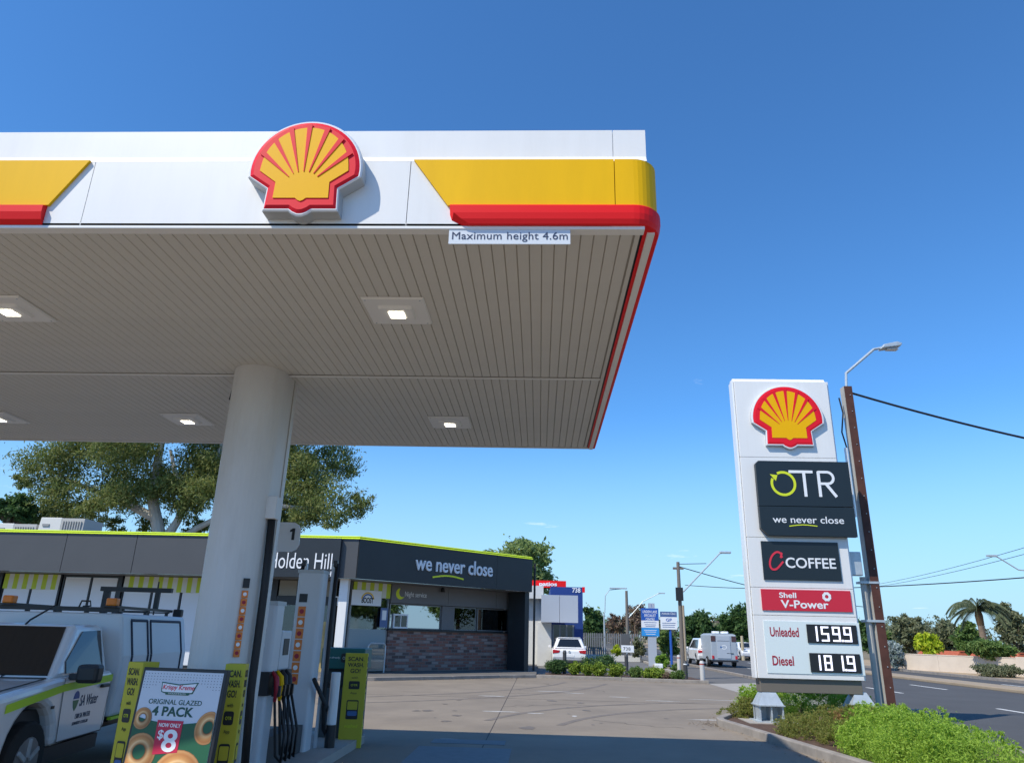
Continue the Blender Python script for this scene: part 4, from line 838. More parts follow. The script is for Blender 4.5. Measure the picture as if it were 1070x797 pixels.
MT = Matrix.Rotation(R(180), 4, 'Z')                      # lettering on the left side reads front to rear
text(ute, 'SA Water', .95, 1.42, .83, .95, -.937, PRINTN, MT, shear=.1, bold=.004, depth=.002); text(ute, '1300 SA WATER', .90, 1.28, .70, .755, -.937, PRINTN, MT, depth=.002); text(ute, 'sawater.com.au', .86, 1.25, .635, .675, -.937, PRINTN, MT, depth=.002)
k = MB(); k.prism([(-.84+.07*math.cos(R(a)), .92+.085*math.sin(R(a))) for a in range(0, 181, 20)], .937, .940, 'y'); k.build('logo_top', mat('logo_blue', (.02, .08, .3), .4), ute)
k = MB(); k.prism([(-.91, .905), (-.77, .905), (-.80, .83), (-.84, .79), (-.88, .83)], .937, .940, 'y'); k.build('logo_drop', mat('logo_leaf', (.06, .2, .08), .4), ute)
k = MB()
for sd in (-1, 1): k.tube([(-.36, sd*.78, 1.163), (.2, sd*.79, 1.118), (.78, sd*.76, 1.068)], .006, 5)
k.tube([(-.36, -.78, 1.163), (-.36, .78, 1.163)], .008, 5); k.build('bonnet_gap', BLACKP, ute)
for sd in (-.35, .3): k = MB(); k.tube([(-.37, sd, 1.175), (-.56, sd+.38, 1.345)], .010, 5); k.build('wiper', BLACKP, ute)
MB().prism([(-.36, .86), (-.29, .86), (-.29, .89), (-.36, .89)], .931, .937, 'y').build('badge', BLACKP, ute)
MB().box(.80, 1.02, -.9, .9, .40, .62).build('bumper', DGREY, ute, bevel=.05); MB().box(-1.75, .5, -.88, .88, .30, .46).build('chassis', BLACKP, ute); MB().box(-4.35, -1.75, -.45, .45, .38, .62).build('chassis', BLACKP, ute)
MB().box(.955, 1.012, -.55, .55, .70, .95).build('grille', BLACKP, ute, bevel=.02)
for s in (-1, 1): MB().box(.84, .985, s*.62-.18, s*.62+.18, .78, .96).build('headlight', GALV, ute, bevel=.03)
for s in (-1, 1): wheel(ute, 0, s*.80, .385, .25, side=s); wheel(ute, -3.22, s*.80, .385, .25, side=s)
MB().box(-.40, .40, -.80, .80, .46, .86).build('wheel_well', BLACKP, ute)
# service body
sb_ = MB().prism([(-.94, .62), (.94, .62), (.97, 1.0), (.97, 1.35), (.86, 1.88), (-.86, 1.88), (-.97, 1.35), (-.97, 1.0)], -4.38, -1.86, 'x').build('service_body', mat('service_white', (.74, .76, .78), .45), ute, bevel=.04)
def sbp(x_, z_2):                                        # a point on the left flank
    y_ = .97 if 1.0 <= z_2 <= 1.35 else (.97-(z_2-1.35)*.11/.53 if z_2 > 1.35 else .94+(z_2-.62)*.03/.38); return (x_, y_, z_2)
SEAL = mat('door_seal', (.012, .02, .05), .6)
for (xa, xb) in ((-2.15, -2.72), (-2.84, -4.12)):
    k = MB()
    for pts in ([(xa, .74), (xa, 1.0), (xa, 1.35), (xa, 1.80)], [(xb, .74), (xb, 1.0), (xb, 1.35), (xb, 1.80)], [(xa, 1.80), (xb, 1.80)], [(xa, .74), (xb, .74)]):
        for i in range(len(pts)-1): k.cyl(sbp(*pts[i]), sbp(*pts[i+1]), .02, n=6)
    dr = k.build('side_door', SEAL, ute); MB().box(xa-.20, xa-.06, .965, .99, .80, .88).build('latch', BLACKP, dr)
MB().box(-4.36, -1.9, .90, .952, .585, .615).build('hivis_stripe', HIVIS, ute); MB().box(-4.30, -1.95, -.9, .9, .56, .62).build('tray', BLACKP, ute)
for s in (-1, 1): MB().box(-4.3, -1.98, s*.66-.02, s*.66+.02, 1.945, 1.985).build('roof_rail', BLACKP, ute)
for x_ in (-2.4, -3.3, -4.2):
    MB().box(x_-.02, x_+.02, -.66, .66, 1.925, 1.945).build('rack_bar', BLACKP, ute)
    for s in (-1, 1): MB().box(x_-.02, x_+.02, s*.62-.02, s*.62+.02, 1.87, 1.925).build('rack_foot', BLACKP, ute)
MB().box(-1.98, -1.90, -.95, .80, 1.90, 1.955).build('rack_bar', BLACKP, ute)
for y_ in (-.64, .68):
    b_ = MB().prism(rrect(-2.01, -1.87, y_-.07, y_+.07, .03), 1.975, 2.075, 'z').build('beacon', ORANGE, ute, bevel=.015); MB().box(-2.04, -1.84, y_-.1, y_+.1, 1.957, 1.975).build('beacon_base', BLACKP, b_)
k = MB(); k.box(-3.95, -3.87, -.35, .75, 2.24, 2.31); k.box(-3.94, -3.88, .50, .57, 1.98, 2.24); k.box(-3.94, -3.88, -.3, -.2, 1.9, 2.24); k.build('ladder_rack', BLACKP, ute)
k = MB(); k.tube([(-1.02, .1, 1.72), (-1.10, .1, 1.77), (-1.42, .2, 1.95)], .012); k.build('aerial', BLACKP, ute); MB().cyl((-4.1, .45, 1.9), (-4.1, .45, 2.42), .012).build('aerial', BLACKP, ute)
MB().box(-4.42, -4.30, .68, .82, 1.88, 2.0).build('work_lamp', BLACKP, ute, bevel=.02); k = MB(); k.tube([(-1.95, .25, 1.95), (-1.93, .28, 2.03), (-1.95, .38, 2.03), (-1.95, .4, 1.97), (-1.95, .3, 1.96)], .012); k.build('cable_loop', BLACKP, ute)

# ---- small cars
def suv(name, label, loc, rz, L=4.5, Wd=1.84, H=1.64, cat='car'):
    t = thing(name, label, cat, loc, rz); h = L/2; w = Wd/2
    pr = side_profile(0, 0, [(h-.06, .34), (h, .62), (h-.08, .84), (h-.35, .95), (h-1.25, 1.06), (-h+.10, 1.06), (-h+.02, .92), (-h, .62), (-h+.08, .34)], [(-h+.98, .40), (h-.90, .40)], .34)
    MB().prism(pr, -w, w, 'y').build('body', CARW, t, bevel=.08, seg=3)
    b0 = [(h-1.1, -w+.05), (-h+.06, -w+.05), (-h+.06, w-.05), (h-1.1, w-.05)]; t0 = [(h-1.95, -w+.24), (-h+.42, -w+.26), (-h+.42, w-.26), (h-1.95, w-.24)]
    MB().prism(b0, 1.05, H, 'z', t0).build('cabin', CARW, t, bevel=.07, seg=3)
    B = [Vector((*q, 1.05)) for q in b0]; T = [Vector((*q, H)) for q in t0]; global cb; cb = B
    facequad('rear_window', CABG, t, B[1], B[2], T[2], T[1], [(.10, .16), (.90, .16), (.86, .86), (.14, .86)])
    facequad('windscreen', CABG, t, B[0], B[3], T[3], T[0], [(.06, .06), (.94, .06), (.92, .92), (.08, .92)])
    for a_, b_, c_, d_ in ((B[1], B[0], T[0], T[1]), (B[2], B[3], T[3], T[2])): facequad('side_window', CABG, t, a_, b_, c_, d_, [(.08, .10), (.90, .10), (.78, .84), (.16, .84)])
    MB().box(-h+.36, -h+.62, -w+.3, w-.3, H-.03, H+.02).build('roof_spoiler', CARW, t, bevel=.02)
    for s in (-1, 1):
        MB().prism([(s*(w-.02), .80), (s*(w-.02), 1.0), (s*(w-.42), .96), (s*(w-.36), .84)], -h-.008, -h+.35, 'x').build('tail_lamp', TAIL, t, bevel=.012); MB().box(h-.30, h-.02, s*(w-.34)-.18, s*(w-.34)+.18, .72, .86).build('headlight', GALV, t, bevel=.03)
        MB().box(h-1.45, h-1.25, s*(w+.10)-.09, s*(w+.10)+.09, 1.02, 1.17).build('wing_mirror', CARW, t, bevel=.03); wheel(t, -h+.98, s*(w-.14), .34, .22, side=s); wheel(t, h-.90, s*(w-.14), .34, .22, side=s)
    MB().box(-h-.02, -h+.1, -w+.12, w-.12, .33, .48).build('rear_bumper', DGREY, t, bevel=.03); MB().box(-h-.012, -h+.02, -.26, .26, .62, .74).build('number_plate', PRINTW, t); MB().cyl((-h-.012, 0, .90), (-h-.006, 0, .90), .06).build('badge', GALV, t)
    MB().box(-h+.2, h-.2, -w+.15, w-.15, .25, .36).build('underbody', BLACKP, t)
    return t
p = G(595, 699); suv('parked_car', 'white hatchback parked nose-in outside the blue shop', (p.x, p.y+2.2, 0), R(90), 4.5, 1.86, 1.62)
p = G(737, 694.5); suv('towing_car', 'white four wheel drive towing the grey horse trailer on the road', (p.x+.3, p.y+1.5, 0), R(90), 4.7, 1.88, 1.78)
p = G(783, 693); suv('distant_car', 'white car far up the road beside the totem edge', (D(779.5, 690, 72).x, 72, 0), R(-90), 4.4, 1.8, 1.5)
# ---- horse trailer
p = G(758, 697); HT = thing('horse_trailer', 'grey two horse trailer towed along the road', 'trailer', (p.x, p.y, 0), 0)
FG = mat('trailer_grey', (.36, .41, .46), .5, var=.05); w = .88; hh_ = D(758, 662, p.y).z
MB().prism([(-w, .42), (w, .42), (w, .9), (w-.04, hh_-.05), (-w+.04, hh_-.05), (-w, .9)], 0, 3.2, 'y').build('body', FG, HT, bevel=.06); MB().prism([(-w+.05, hh_-.06), (w-.05, hh_-.06), (w-.25, hh_+.02), (-w+.25, hh_+.02)], .05, 3.1, 'y').build('roof', FG, HT)
MB().box(-.46, .42, -.03, 0, .55, hh_-.14).build('ramp_door', mat('trailer_pale', (.42, .47, .53), .45), HT, bevel=.01); MB().box(-.42, .38, -.038, -.031, hh_-.45, hh_-.43).build('door_seam', DGREY, HT)
for s in (-1, 1):
    MB().box(s*.68-.16, s*.68+.14, -.02, 0, hh_-.48, hh_-.14).build('rear_window', mat('window_brown', (.08, .04, .04), .4), HT); MB().box(s*.76-.07, s*.76+.07, -.035, 0, .52, .72).build('tail_lamp', TAIL, HT); wheel(HT, 0, 0, .33, .2)
k_ = [o for o in HT.children if o.name.startswith('wheel')]
for i, o in enumerate(k_): o.rotation_euler = (0, 0, R(90)); o.location = ((-.86, .86)[i], 1.1, 0)
MB().box(-w, w, -.04, .02, .34, .43).build('rear_beam', BLACKP, HT); k = MB(); seg(k, [(.0+.16*math.cos(R(a)), 1.25+.12*math.sin(R(a))) for a in range(0, 361, 30)], .04, -.034); k.build('printed_ring', PRINTW, HT); MB().box(-.26, -.14, -.036, -.031, 1.2, 1.3).build('printed_mark', mat('print_blue', (.05, .14, .35), .5), HT)
for x_ in (-.3, .3): MB().prism(rrect(x_-.22, x_+.22, .6, 1.2, .1), hh_+.0, hh_+.16, 'z').build('roof_vent', PRINTW, HT, bevel=.04)
MB().box(.15, .6, -.035, 0, .86, .89).build('door_bar', DGREY, HT); k = MB(); k.tube([(0, 3.2, .5), (0, 4.6, .45)], .05); k.build('draw_bar', BLACKP, HT)

# ================================================================== neighbouring blue shop
YN = 47.0; nb = Frame(0, YN)
def npx(px, py, yl=0): return nb.p(px, py, yl)
x0 = npx(556, 640)[0]-3
ns = thing('blue_shop', 'white and deep blue shop with pale sign box and number 738', 'shop', (0, YN, 0))
b0 = npx(575, 640)[0]; b1 = npx(609, 640)[0]; zt_ = npx(592, 613)[1]
MB().box(b0, b1, 0, 9, 0, zt_).build('blue_wall', BLUE, ns); w0 = npx(545, 640)[0]; w1 = npx(574, 640)[0]
MB().box(w0-4, b0-.01, -.6, 9, 0, npx(570, 622)[1]).build('white_wall', PALEW, ns); MB().box(w0-1, npx(567.5, 640)[0], -1.3, -.602, npx(560, 626)[1], npx(560, 613)[1]).build('white_box', PALEW, ns); MB().box(npx(567, 640)[0]-.3, npx(576, 640)[0], -1.0, -.603, 0, npx(570, 650, -1)[1]).build('white_pier', PALEW, ns)
g0 = npx(565.5, 640, -2)[0]; g1 = npx(604, 640, -2)[0]; gz0 = npx(585, 650, -2)[1]; gz1 = npx(585, 621.5, -2)[1]; gm = (g0+g1)/2
for a, b_ in ((g0, gm-.01), (gm+.01, g1)): MB().box(a, b_, -2.0, -1.02, gz0, gz1).build('sign_box_panel', PANELG, ns)
text(ns, '738', npx(598, 615)[0], npx(606.5, 615)[0], npx(604, 619)[1], npx(604, 614)[1], -.001, PRINTW, depth=.03, bold=.02); MB().box(b1-.02, b1+.14, -.05, .3, zt_-.3, zt_+.02).build('red_flash', RED, ns)
MB().box(npx(578, 660)[0], npx(599, 660)[0], -.03, .0, .1, gz0-.1).build('shopfront_window', CABG, ns)
for j in range(4): MB().box(npx(578+j*7, 660)[0]-.05, npx(578+j*7, 660)[0]+.05, -.06, -.031, .1, gz0-.1).build('window_bar', FRM, ns)
rs_ = thing('roof_sign', 'red sign board reading patios above the blue shop roof', 'sign', (0, YN+1, 0)); rfz = Frame(0, YN+1)
x0, z1 = rfz.p(558, 606); x1, z0 = rfz.p(591.5, 612); MB().box(x0-2, x1, 0, .1, z0-.12, z1).build('board', RED, rs_); text(rs_, 'patios', rfz.p(563.5, 610)[0], rfz.p(582, 610)[0], z0-.10, z1-.10, -.001, PRINTW, depth=.02, bold=.03)
for x_ in (x0, x1-.3): MB().box(x_, x_+.1, .11, .2, 3.5, z1-.1).build('post', GALV, rs_)
tp_ = thing('black_post', 'thin black downpipe post at the corner of the charcoal shop', 'post', (D(558, 660, 37).x, 37, 0)); zt_ = D(558, 590, 37).z; MB().cyl((0, 0, 0), (0, 0, zt_), .055).build('pipe', BLACKP, tp_); MB().cyl((0, 0, zt_), (0, 0, zt_+.06), .075).build('cap', BLACKP, tp_)

# ================================================================== palisade fence, signs, bollards
YP = 58.0; pf = Frame(0, YP); fx0 = pf.p(609, 670)[0]; fx1 = pf.p(668, 670)[0]; fz = pf.p(640, 661)[1]; fb = pf.p(640, 684)[1]
fen = thing('palisade_fence', 'grey steel palisade fence on a low white wall beside the blue shop', 'fence', (0, YP, 0)); MB().box(fx0, fx1, -.1, .12, 0, fb).build('base_wall', PALEW, fen)
me = MB().prism([(-.05, fb), (.05, fb), (.05, fz-.08), (0, fz), (-.05, fz-.08)], -.02, .02, 'y').mesh('picket', mat('fence_grey', (.20, .21, .22), .5)); n_ = 26
for i in range(n_): o = link('picket', me, fen); o.location = (fx0+.1+(fx1-fx0-.2)*i/(n_-1), 0, 0)
for z_2 in (fb+.25, fz-.35): MB().box(fx0, fx1, .021, .06, z_2, z_2+.06).build('rail', MATS['fence_grey'], fen)
gx0, gx1 = pf.p(649, 670)[0], pf.p(658, 670)[0]; MB().box(gx0, gx1, -.06, -.03, fb+.1, fz-.05).build('gate_panel', mat('gate_grey', (.11, .115, .12), .5), fen); MB().cyl((fx1+.1, 0, 0), (fx1+.1, 0, fz), .06).build('end_post', MATS['fence_grey'], fen)
def at_ground(px, py): return G(px, py)
def bollard(px, py, ptop, m, label, cap=None, r=.085):
    q = G(px, py); h = D(px, ptop, q.y).z; t = thing('bollard', label, 'bollard', (q.x, q.y, .0), 0, 'bollards along the garden bed')
    MB().cyl((0, 0, 0), (0, 0, h-.1), r, n=16).build('post', m, t); MB().cyl((0, 0, h-.1), (0, 0, h), r*1.04, r*.7, n=16).build('cap', m, t); MB().cyl((0, 0, h-.16), (0, 0, h-.115), r*1.03, n=16).build('reflective_band', cap or PRINTW, t)
DBOL = mat('bollard_charcoal', (.05, .052, .056), .5); GBOL = mat('bollard_pale', (.52, .51, .49), .6); REDB = mat('band_red', (.35, .04, .03), .6)
bollard(590, 706, 679, DBOL, 'charcoal bollard in front of the white parked car', DBOL); bollard(655, 707.5, 683, DBOL, 'charcoal bollard carrying a small white street number sign', DBOL); bollard(717, 711.5, 690, DBOL, 'charcoal bollard with white band at the foot of the timber power pole', PRINTW)
bollard(734.5, 713, 690, GBOL, 'pale grey bollard with red band at the footpath corner', REDB, .1); bollard(710, 703, 684, GBOL, 'pale grey bollard with red band behind the timber power pole', REDB, .1); bollard(667, 690, 677, PALEW, 'white gate bollard at the end of the palisade fence', PRINTW)
q = G(655, 707.5); sg_ = thing('number_sign', 'small white 738 sign on a thin post over a charcoal bollard', 'sign', (q.x+.03, q.y+.0, 0)); a = D(650, 681, q.y); b_ = D(661, 674, q.y); MB().box(a.x-q.x-.06, b_.x-q.x+.02, -.02, .0, a.z, b_.z).build('board', PRINTW, sg_); MB().box(-.02, .02, .0, .03, D(655, 684, q.y).z, b_.z-.02).build('post', GALV, sg_); text(sg_, '738', -.16, .17, a.z+.08, b_.z-.08, -.021, PRINTB, depth=.003)
q = G(688.5, 704); mb = thing('meter_box', 'small white box on the ground in the garden bed', 'meter box', (q.x, q.y, .08)); bz = D(688, 693, q.y).z; MB().box(-.20, .20, -.15, .15, 0, bz-.08).build('cabinet', PRINTW, mb, bevel=.02); MB().box(-.17, .17, -.156, -.151, .05, bz-.15).build('door', WHITE_P, mb)
# blue signs
def pylon(px0, px1, ptop, pbot, Y, name, label):
    f_ = Frame(0, Y); x0, z1 = f_.p(px0, ptop); x1, z0 = f_.p(px1, pbot); t = thing(name, label, 'sign', (0, Y, 0)); return t, x0, x1, z0, z1
BL = mat('sign_blue', (.02, .10, .42), .45); BC = mat('sign_cyan', (.03, .30, .72), .45); BP = mat('sign_slate_blue', (.07, .13, .30), .5)
t, x0, x1, z0, z1 = pylon(670, 689, 635, 664.5, 50, 'pylon_sign', 'blue white and cyan pylon sign with number 738 on grey legs'); h = z1-z0
MB().box(x0, x1, 0, .25, z0+.56*h, z1).build('blue_panel', BL, t); MB().box(x0, x1, 0, .25, z0+.30*h, z0+.555*h).build('white_panel', PRINTW, t); MB().box(x0, x1, 0, .25, z0, z0+.295*h).build('cyan_panel', BC, t); MB().box(x0+.38, x1-.2, .03, .22, 0, z0).build('leg', PANELG, t)
MB().box(x0+.48, x1-.22, .05, .2, z1, z1+.32).build('number_plate', PANELG, t); text(t, '738', x0+.7, x1-.45, z1+.08, z1+.26, .05, BL, depth=.005); w = x1-x0
for i, s in enumerate(('LINDEN LANE', 'SPECIALIST', 'CENTRE')): text(t, s, x0+w*(.08+.08*i), x1-w*(.08+.08*i), z1-.30-.24*i, z1-.13-.24*i, -.001, PRINTW, depth=.006, bold=.01)
for i, (zf_, m_) in enumerate(((.48, BP), (.40, BP), (.34, BP), (.20, PRINTW), (.14, PRINTW), (.06, PRINTW))): MB().box(x0+w*(.12+.05*(i % 3)), x1-w*(.14+.04*(i % 3)), -.006, -.001, z0+zf_*h, z0+(zf_+.018)*h).build('print_line', m_, t)
t, x0, x1, z0, z1 = pylon(689.8, 708, 638.5, 657.5, 47, 'post_sign', 'white and slate blue GP clinic sign on a blue post'); h = z1-z0; w = x1-x0
MB().box(x0, x1, 0, .08, z0+.70*h, z1).build('header_panel', BP, t); MB().box(x0, x1, 0, .08, z0, z0+.695*h).build('white_panel', PRINTW, t); xm = x0+.58*w; MB().cyl((xm, .12, 0), (xm, .12, z1-.1), .075).build('post', BL, t)
text(t, 'Adelaide Clinic', x0+.08, x1-.08, z1-.17, z1-.05, -.001, PRINTW, depth=.005); text(t, 'GP', x0+.33*w, x0+.68*w, z0+.44*h, z0+.62*h, -.001, BL, depth=.005, bold=.02); [MB().box(x0+w*.1, x1-w*(.1+.03*i), -.006, -.001, z0+(.34-.11*i)*h, z0+(.37-.11*i)*h).build('print_line', BP, t) for i in range(3)]

# ================================================================== poles, lamps and wires
def lamp_arm(k, pts, r=.035): k.tube(pts, r)
PX, PY = 7.75, 17.75
pole = thing('street_light_pole', 'rusty steel and concrete utility pole with a street light by the totem', 'utility pole', (PX, PY, 0)); zt = D(882, 405, PY).z
MB().box(-.075, -.022, -.105, .105, 0, zt).build('concrete_core', CONCP, pole); k = MB(); k.box(-.06, .13, -.13, -.107, 0, zt); k.box(-.06, .13, .107, .13, 0, zt); k.box(.0, .03, -.107, .107, 0, zt); k.build('steel_channel', RUST, pole)
for i in range(18): MB().cyl((.055, -.145, .4+i*zt/18.5), (.055, -.13, .4+i*zt/18.5), .011, n=6).build('bolt', GALV, pole)
k = MB(); k.tube([(-.2, -.04, 0), (-.2, -.04, 3.2)], .07); k.build('conduit', CONCP, pole); k = MB(); k.tube([(-.19, -.04, 4.6), (-.19, -.04, 6.3)], .045); k.build('conduit', PRINTW, pole)
k = MB(); k.tube([(-.17, -.06, 6.3), (-.24, -.06, 6.7), (-.15, -.06, 7.2), (-.2, -.06, 7.6)], .02); k.build('cable', BLACKP, pole); mbx = D(894, 589, PY-.2); MB().box(mbx.x-PX-.19, mbx.x-PX+.11, -.30, -.135, mbx.z-.27, mbx.z+.27).build('meter_box', GALV, pole, bevel=.02)
for z_2 in (3.05, 2.2): MB().box(-.29, .14, -.14, .14, z_2, z_2+.05).build('strap', GALV, pole)
l0 = D(884, 390, PY); l1 = D(913, 365, PY); l2 = D(921, 363.5, PY); l3 = D(941, 361, PY)
k = MB(); k.tube([(.0, 0, zt-.4), (l0.x-PX, 0, l0.z), (l1.x-PX, 0, l1.z), (l2.x-PX, 0, l2.z)], .035); k.build('lamp_arm', GALV, pole)
MB().prism([(l2.x-PX-.05, l2.z-.05), (l3.x-PX-.05, l3.z-.05), (l3.x-PX, l3.z+.02), (l3.x-PX-.12, l3.z+.07), (l2.x-PX+.02, l2.z+.06)], -.13, .13, 'y').build('lamp_head', GALV, pole, bevel=.02); MB().box(l2.x-PX+.12, l3.x-PX-.1, -.09, .09, l2.z-.055, l2.z-.045).build('lamp_lens', PRINTW, pole)
def wire(name, label, p0, p1, sag, r):
    p0 = Vector(p0); p1 = Vector(p1); pts = [p0.lerp(p1, i/24)-Vector((0, 0, sag*4*(i/24)*(1-i/24))) for i in range(25)]
    o = MB().tube([q-p0 for q in pts], r, 6).build(name, RUBBER, None, loc=tuple(p0)); tag(o, label, 'wire'); return o
w1 = D(1070, 452, 17.9); s0 = Vector((PX+.15, PY, zt-.14)); d_ = w1-s0; wire('overhead_cable', 'thick black service cable running from the rusty pole across the road', s0, s0+d_*3.1+Vector((0, 0, .7)), .42, .028)
def tpole(px, py, ptop, label, arm=None, r=.13, m=POLEG, Y=None, name='power_pole'):
    q = G(px, py) if Y is None else D(px, py, Y); zt = D(px, ptop, q.y).z; t = thing(name, label, 'utility pole', (q.x, q.y, 0)); k = MB(); k.tube([(0, 0, 0), (0, 0, zt*.5), (0, 0, zt)], [r, r*.88, r*.72], 12); k.build('shaft', m, t)
    if arm:
        pts = [(D(a, b, q.y).x-q.x, 0, D(a, b, q.y).z) for a, b in arm]; k = MB(); k.tube(pts, .035); k.build('lamp_arm', GALV, t); e = pts[-1]; MB().box(min(e[0], pts[-2][0])+.0, max(e[0], pts[-2][0])+.25, -.1, .1, e[2]-.05, e[2]+.05).build('lamp_head', GALV, t, bevel=.02)
    return t, q, zt
t, q, zt = tpole(714.5, 709, 587, 'dark timber power pole with long street light arm beside the blue signs', [(714, 618), (752, 578), (758, 577)], .105); k = MB(); k.tube([(.13, -.1, 0), (.12, -.1, 3.2)], .05); k.build('conduit', mat('conduit_tan', (.36, .30, .22), .7), t); MB().box(-.25, .25, -.05, .05, zt-.35, zt-.25).build('cross_arm', POLEG, t)
MB().box(-.2, .14, -.2, -.12, 3.4, 4.0).build('cable_guard', BLACKP, t)
wire('overhead_wire', 'thin wire running right from the timber pole behind the totem', (q.x, q.y, zt-.2), (q.x+16, q.y+16, zt-1.2), .3, .022); wire('overhead_wire', 'thin stay wire from the timber pole head to its lamp arm', (q.x, q.y, zt-.1), (D(738, 588.5, q.y).x, q.y, D(738, 588.5, q.y).z), .0, .015)
tpole(656.5, 690, 617, 'slender dark timber pole behind the palisade fence', [(657, 645), (672, 628), (688, 620), (692, 619.5)], .17, Y=72); tpole(632, 690, 640, 'thin grey street lamp with curved arm beyond the fence', [(632, 640), (632.5, 622), (637, 616), (652, 614.5)], .08, GALV, Y=64, name='street_lamp'); tpole(777, 690, 664, 'short pale timber post beside the distant white car', None, .16, mat('pale_timber', (.45, .38, .26), .9), Y=70, name='timber_post')
t, q, zt = tpole(747, 688, 645, 'far timber power pole with cross arm above the horse trailer', None, .16, mat('pale_timber', (.45, .38, .26), .9), Y=95); MB().box(-1.3, 1.3, -.08, .08, zt-.6, zt-.4).build('cross_arm', POLEG, t); MB().box(-1.0, 1.0, -.08, .08, zt-1.7, zt-1.5).build('cross_arm', POLEG, t)
lr = D(1090, 700, 48); t = thing('street_light_pole', 'street light reaching in from the right photo edge across the road', 'utility pole', (lr.x, lr.y, 0)); pts = [(D(a, b, 48).x-lr.x, 0, D(a, b, 48).z) for a, b in ((1090, 640), (1090, 598), (1064, 595), (1042, 581.5), (1037, 580.5))]; k = MB(); k.tube([(0, 0, 0)]+pts[:2], .1); k.build('shaft', POLEG, t); k = MB(); k.tube(pts[1:], .04); k.build('lamp_arm', GALV, t); MB().box(pts[-1][0]-.35, pts[-1][0]+.25, -.12, .12, pts[-1][2]-.06, pts[-1][2]+.06).build('lamp_head', GALV, t, bevel=.02)
def wpx(label, a, ya, b, yb, sag, r): wire('overhead_wire', label, D(*a, ya), D(*b, yb), sag, r)
wpx('black wire crossing the sky above the cream wall, lowest of three', (1110, 600), 44, (716, 611), 90, .6, .035); wpx('faint wire crossing the sky above the cream wall, uppermost of three', (1110, 560), 46, (905, 612), 95, .3, .018); wpx('faint wire crossing the sky above the cream wall, middle of three', (1110, 568), 46, (905, 614), 95, .3, .018)

# ================================================================== vegetation
def foliage(name, m, parent, blobs, n, ls, aspect=.45, clump=.32, per=40, droop=0.0, origin=(0, 0, 0), shell=.45):
    B = np.array(blobs, dtype=float); vol = (B[:, 3]*B[:, 4]*B[:, 5])**(2/3); pr = vol/vol.sum(); ncl = max(6, n//per)
    bi = rng.choice(len(B), ncl, p=pr); d = rng.normal(size=(ncl, 3)); d /= np.linalg.norm(d, axis=1)[:, None]; rad = (shell+(1-shell)*rng.random(ncl)**.7)[:, None]
    cc = B[bi, :3]+d*rad*B[bi, 3:6]; cs = clump*B[bi, 3:6].mean(1)*(.6+.8*rng.random(ncl))
    ci = rng.integers(0, ncl, n); off = rng.normal(size=(n, 3))*.55*cs[ci][:, None]; off[:, 2] *= .75; P_ = cc[ci]+off-np.array(origin)
    a = rng.normal(size=(n, 3)); a[:, 2] -= droop; a /= np.linalg.norm(a, axis=1)[:, None]; b = np.cross(a, rng.normal(size=(n, 3))); b /= np.linalg.norm(b, axis=1)[:, None]
    s = ls*(.6+.8*rng.random(n))[:, None]; a *= s; b *= s*aspect
    V = np.stack([P_-a, P_+b*.9-a*.1, P_+a, P_-b*.9-a*.1], 1).reshape(-1, 3).astype(np.float32)
    me = bpy.data.meshes.new(name); me.vertices.add(4*n); me.vertices.foreach_set('co', V.ravel()); me.loops.add(4*n); me.loops.foreach_set('vertex_index', np.arange(4*n, dtype=np.int32)); me.polygons.add(n); me.polygons.foreach_set('loop_start', np.arange(0, 4*n, 4, dtype=np.int32)); me.update(calc_edges=True); me.materials.append(m)
    return link(name, me, parent)
LG_GUM = leafmat('gum_leaf', [(.11, .155, .04), (.17, .225, .06), (.24, .28, .09), (.32, .32, .11), (.15, .21, .07)], .5)
LG_DARK = leafmat('dark_leaf', [(0.038, 0.087, 0.030), (0.074, 0.149, 0.045), (0.124, 0.210, 0.061)], .4); LG_MID = leafmat('mid_leaf', [(0.069, 0.139, 0.036), (0.139, 0.231, 0.057), (0.231, 0.323, 0.092)], .4); LG_OLIVE = leafmat('olive_leaf', [(0.116, 0.139, 0.069), (0.196, 0.220, 0.116), (0.277, 0.277, 0.162)], .4)
LG_BRIGHT = leafmat('bright_leaf', [(0.099, 0.214, 0.025), (0.214, 0.363, 0.049), (0.363, 0.528, 0.083)], .4); LG_YEL = leafmat('yellow_leaf', [(0.198, 0.330, 0.017), (0.495, 0.600, 0.033), (0.600, 0.600, 0.049)], .4); LG_SILV = leafmat('silver_leaf', [(0.264, 0.314, 0.297), (0.495, 0.561, 0.561), (0.132, 0.198, 0.132)], .4); LG_BRN = leafmat('brown_leaf', [(0.192, 0.129, 0.096), (0.300, 0.204, 0.151), (0.172, 0.161, 0.086)], .4)
LG_BOX = leafmat('box_leaf', [(0.083, 0.148, 0.020), (0.214, 0.314, 0.041), (0.396, 0.495, 0.066)], .35); LG_JUN = leafmat('juniper_leaf', [(.19, .32, .03), (.31, .49, .06), (.46, .64, .10), (.37, .55, .07)], .5); LG_JUN2 = leafmat('olive_juniper_leaf', [(.20, .21, .04), (.30, .32, .07), (.18, .24, .05), (.34, .28, .10)], .5); LG_LIGHT = leafmat('light_leaf', [(.17, .25, .08), (.27, .36, .12), (.38, .47, .18)], .5); LG_JDRY = leafmat('dry_juniper_leaf', [(0.264, 0.132, 0.049), (0.412, 0.231, 0.099), (0.198, 0.214, 0.049)], .4)
BARKW = mat('pale_gum_bark', (.50, .46, .40), .8, var=.3, vscale=1.5, stretch=(1, 1, .3)); BARK = mat('brown_bark', (.12, .085, .06), .9, var=.35, vscale=3)
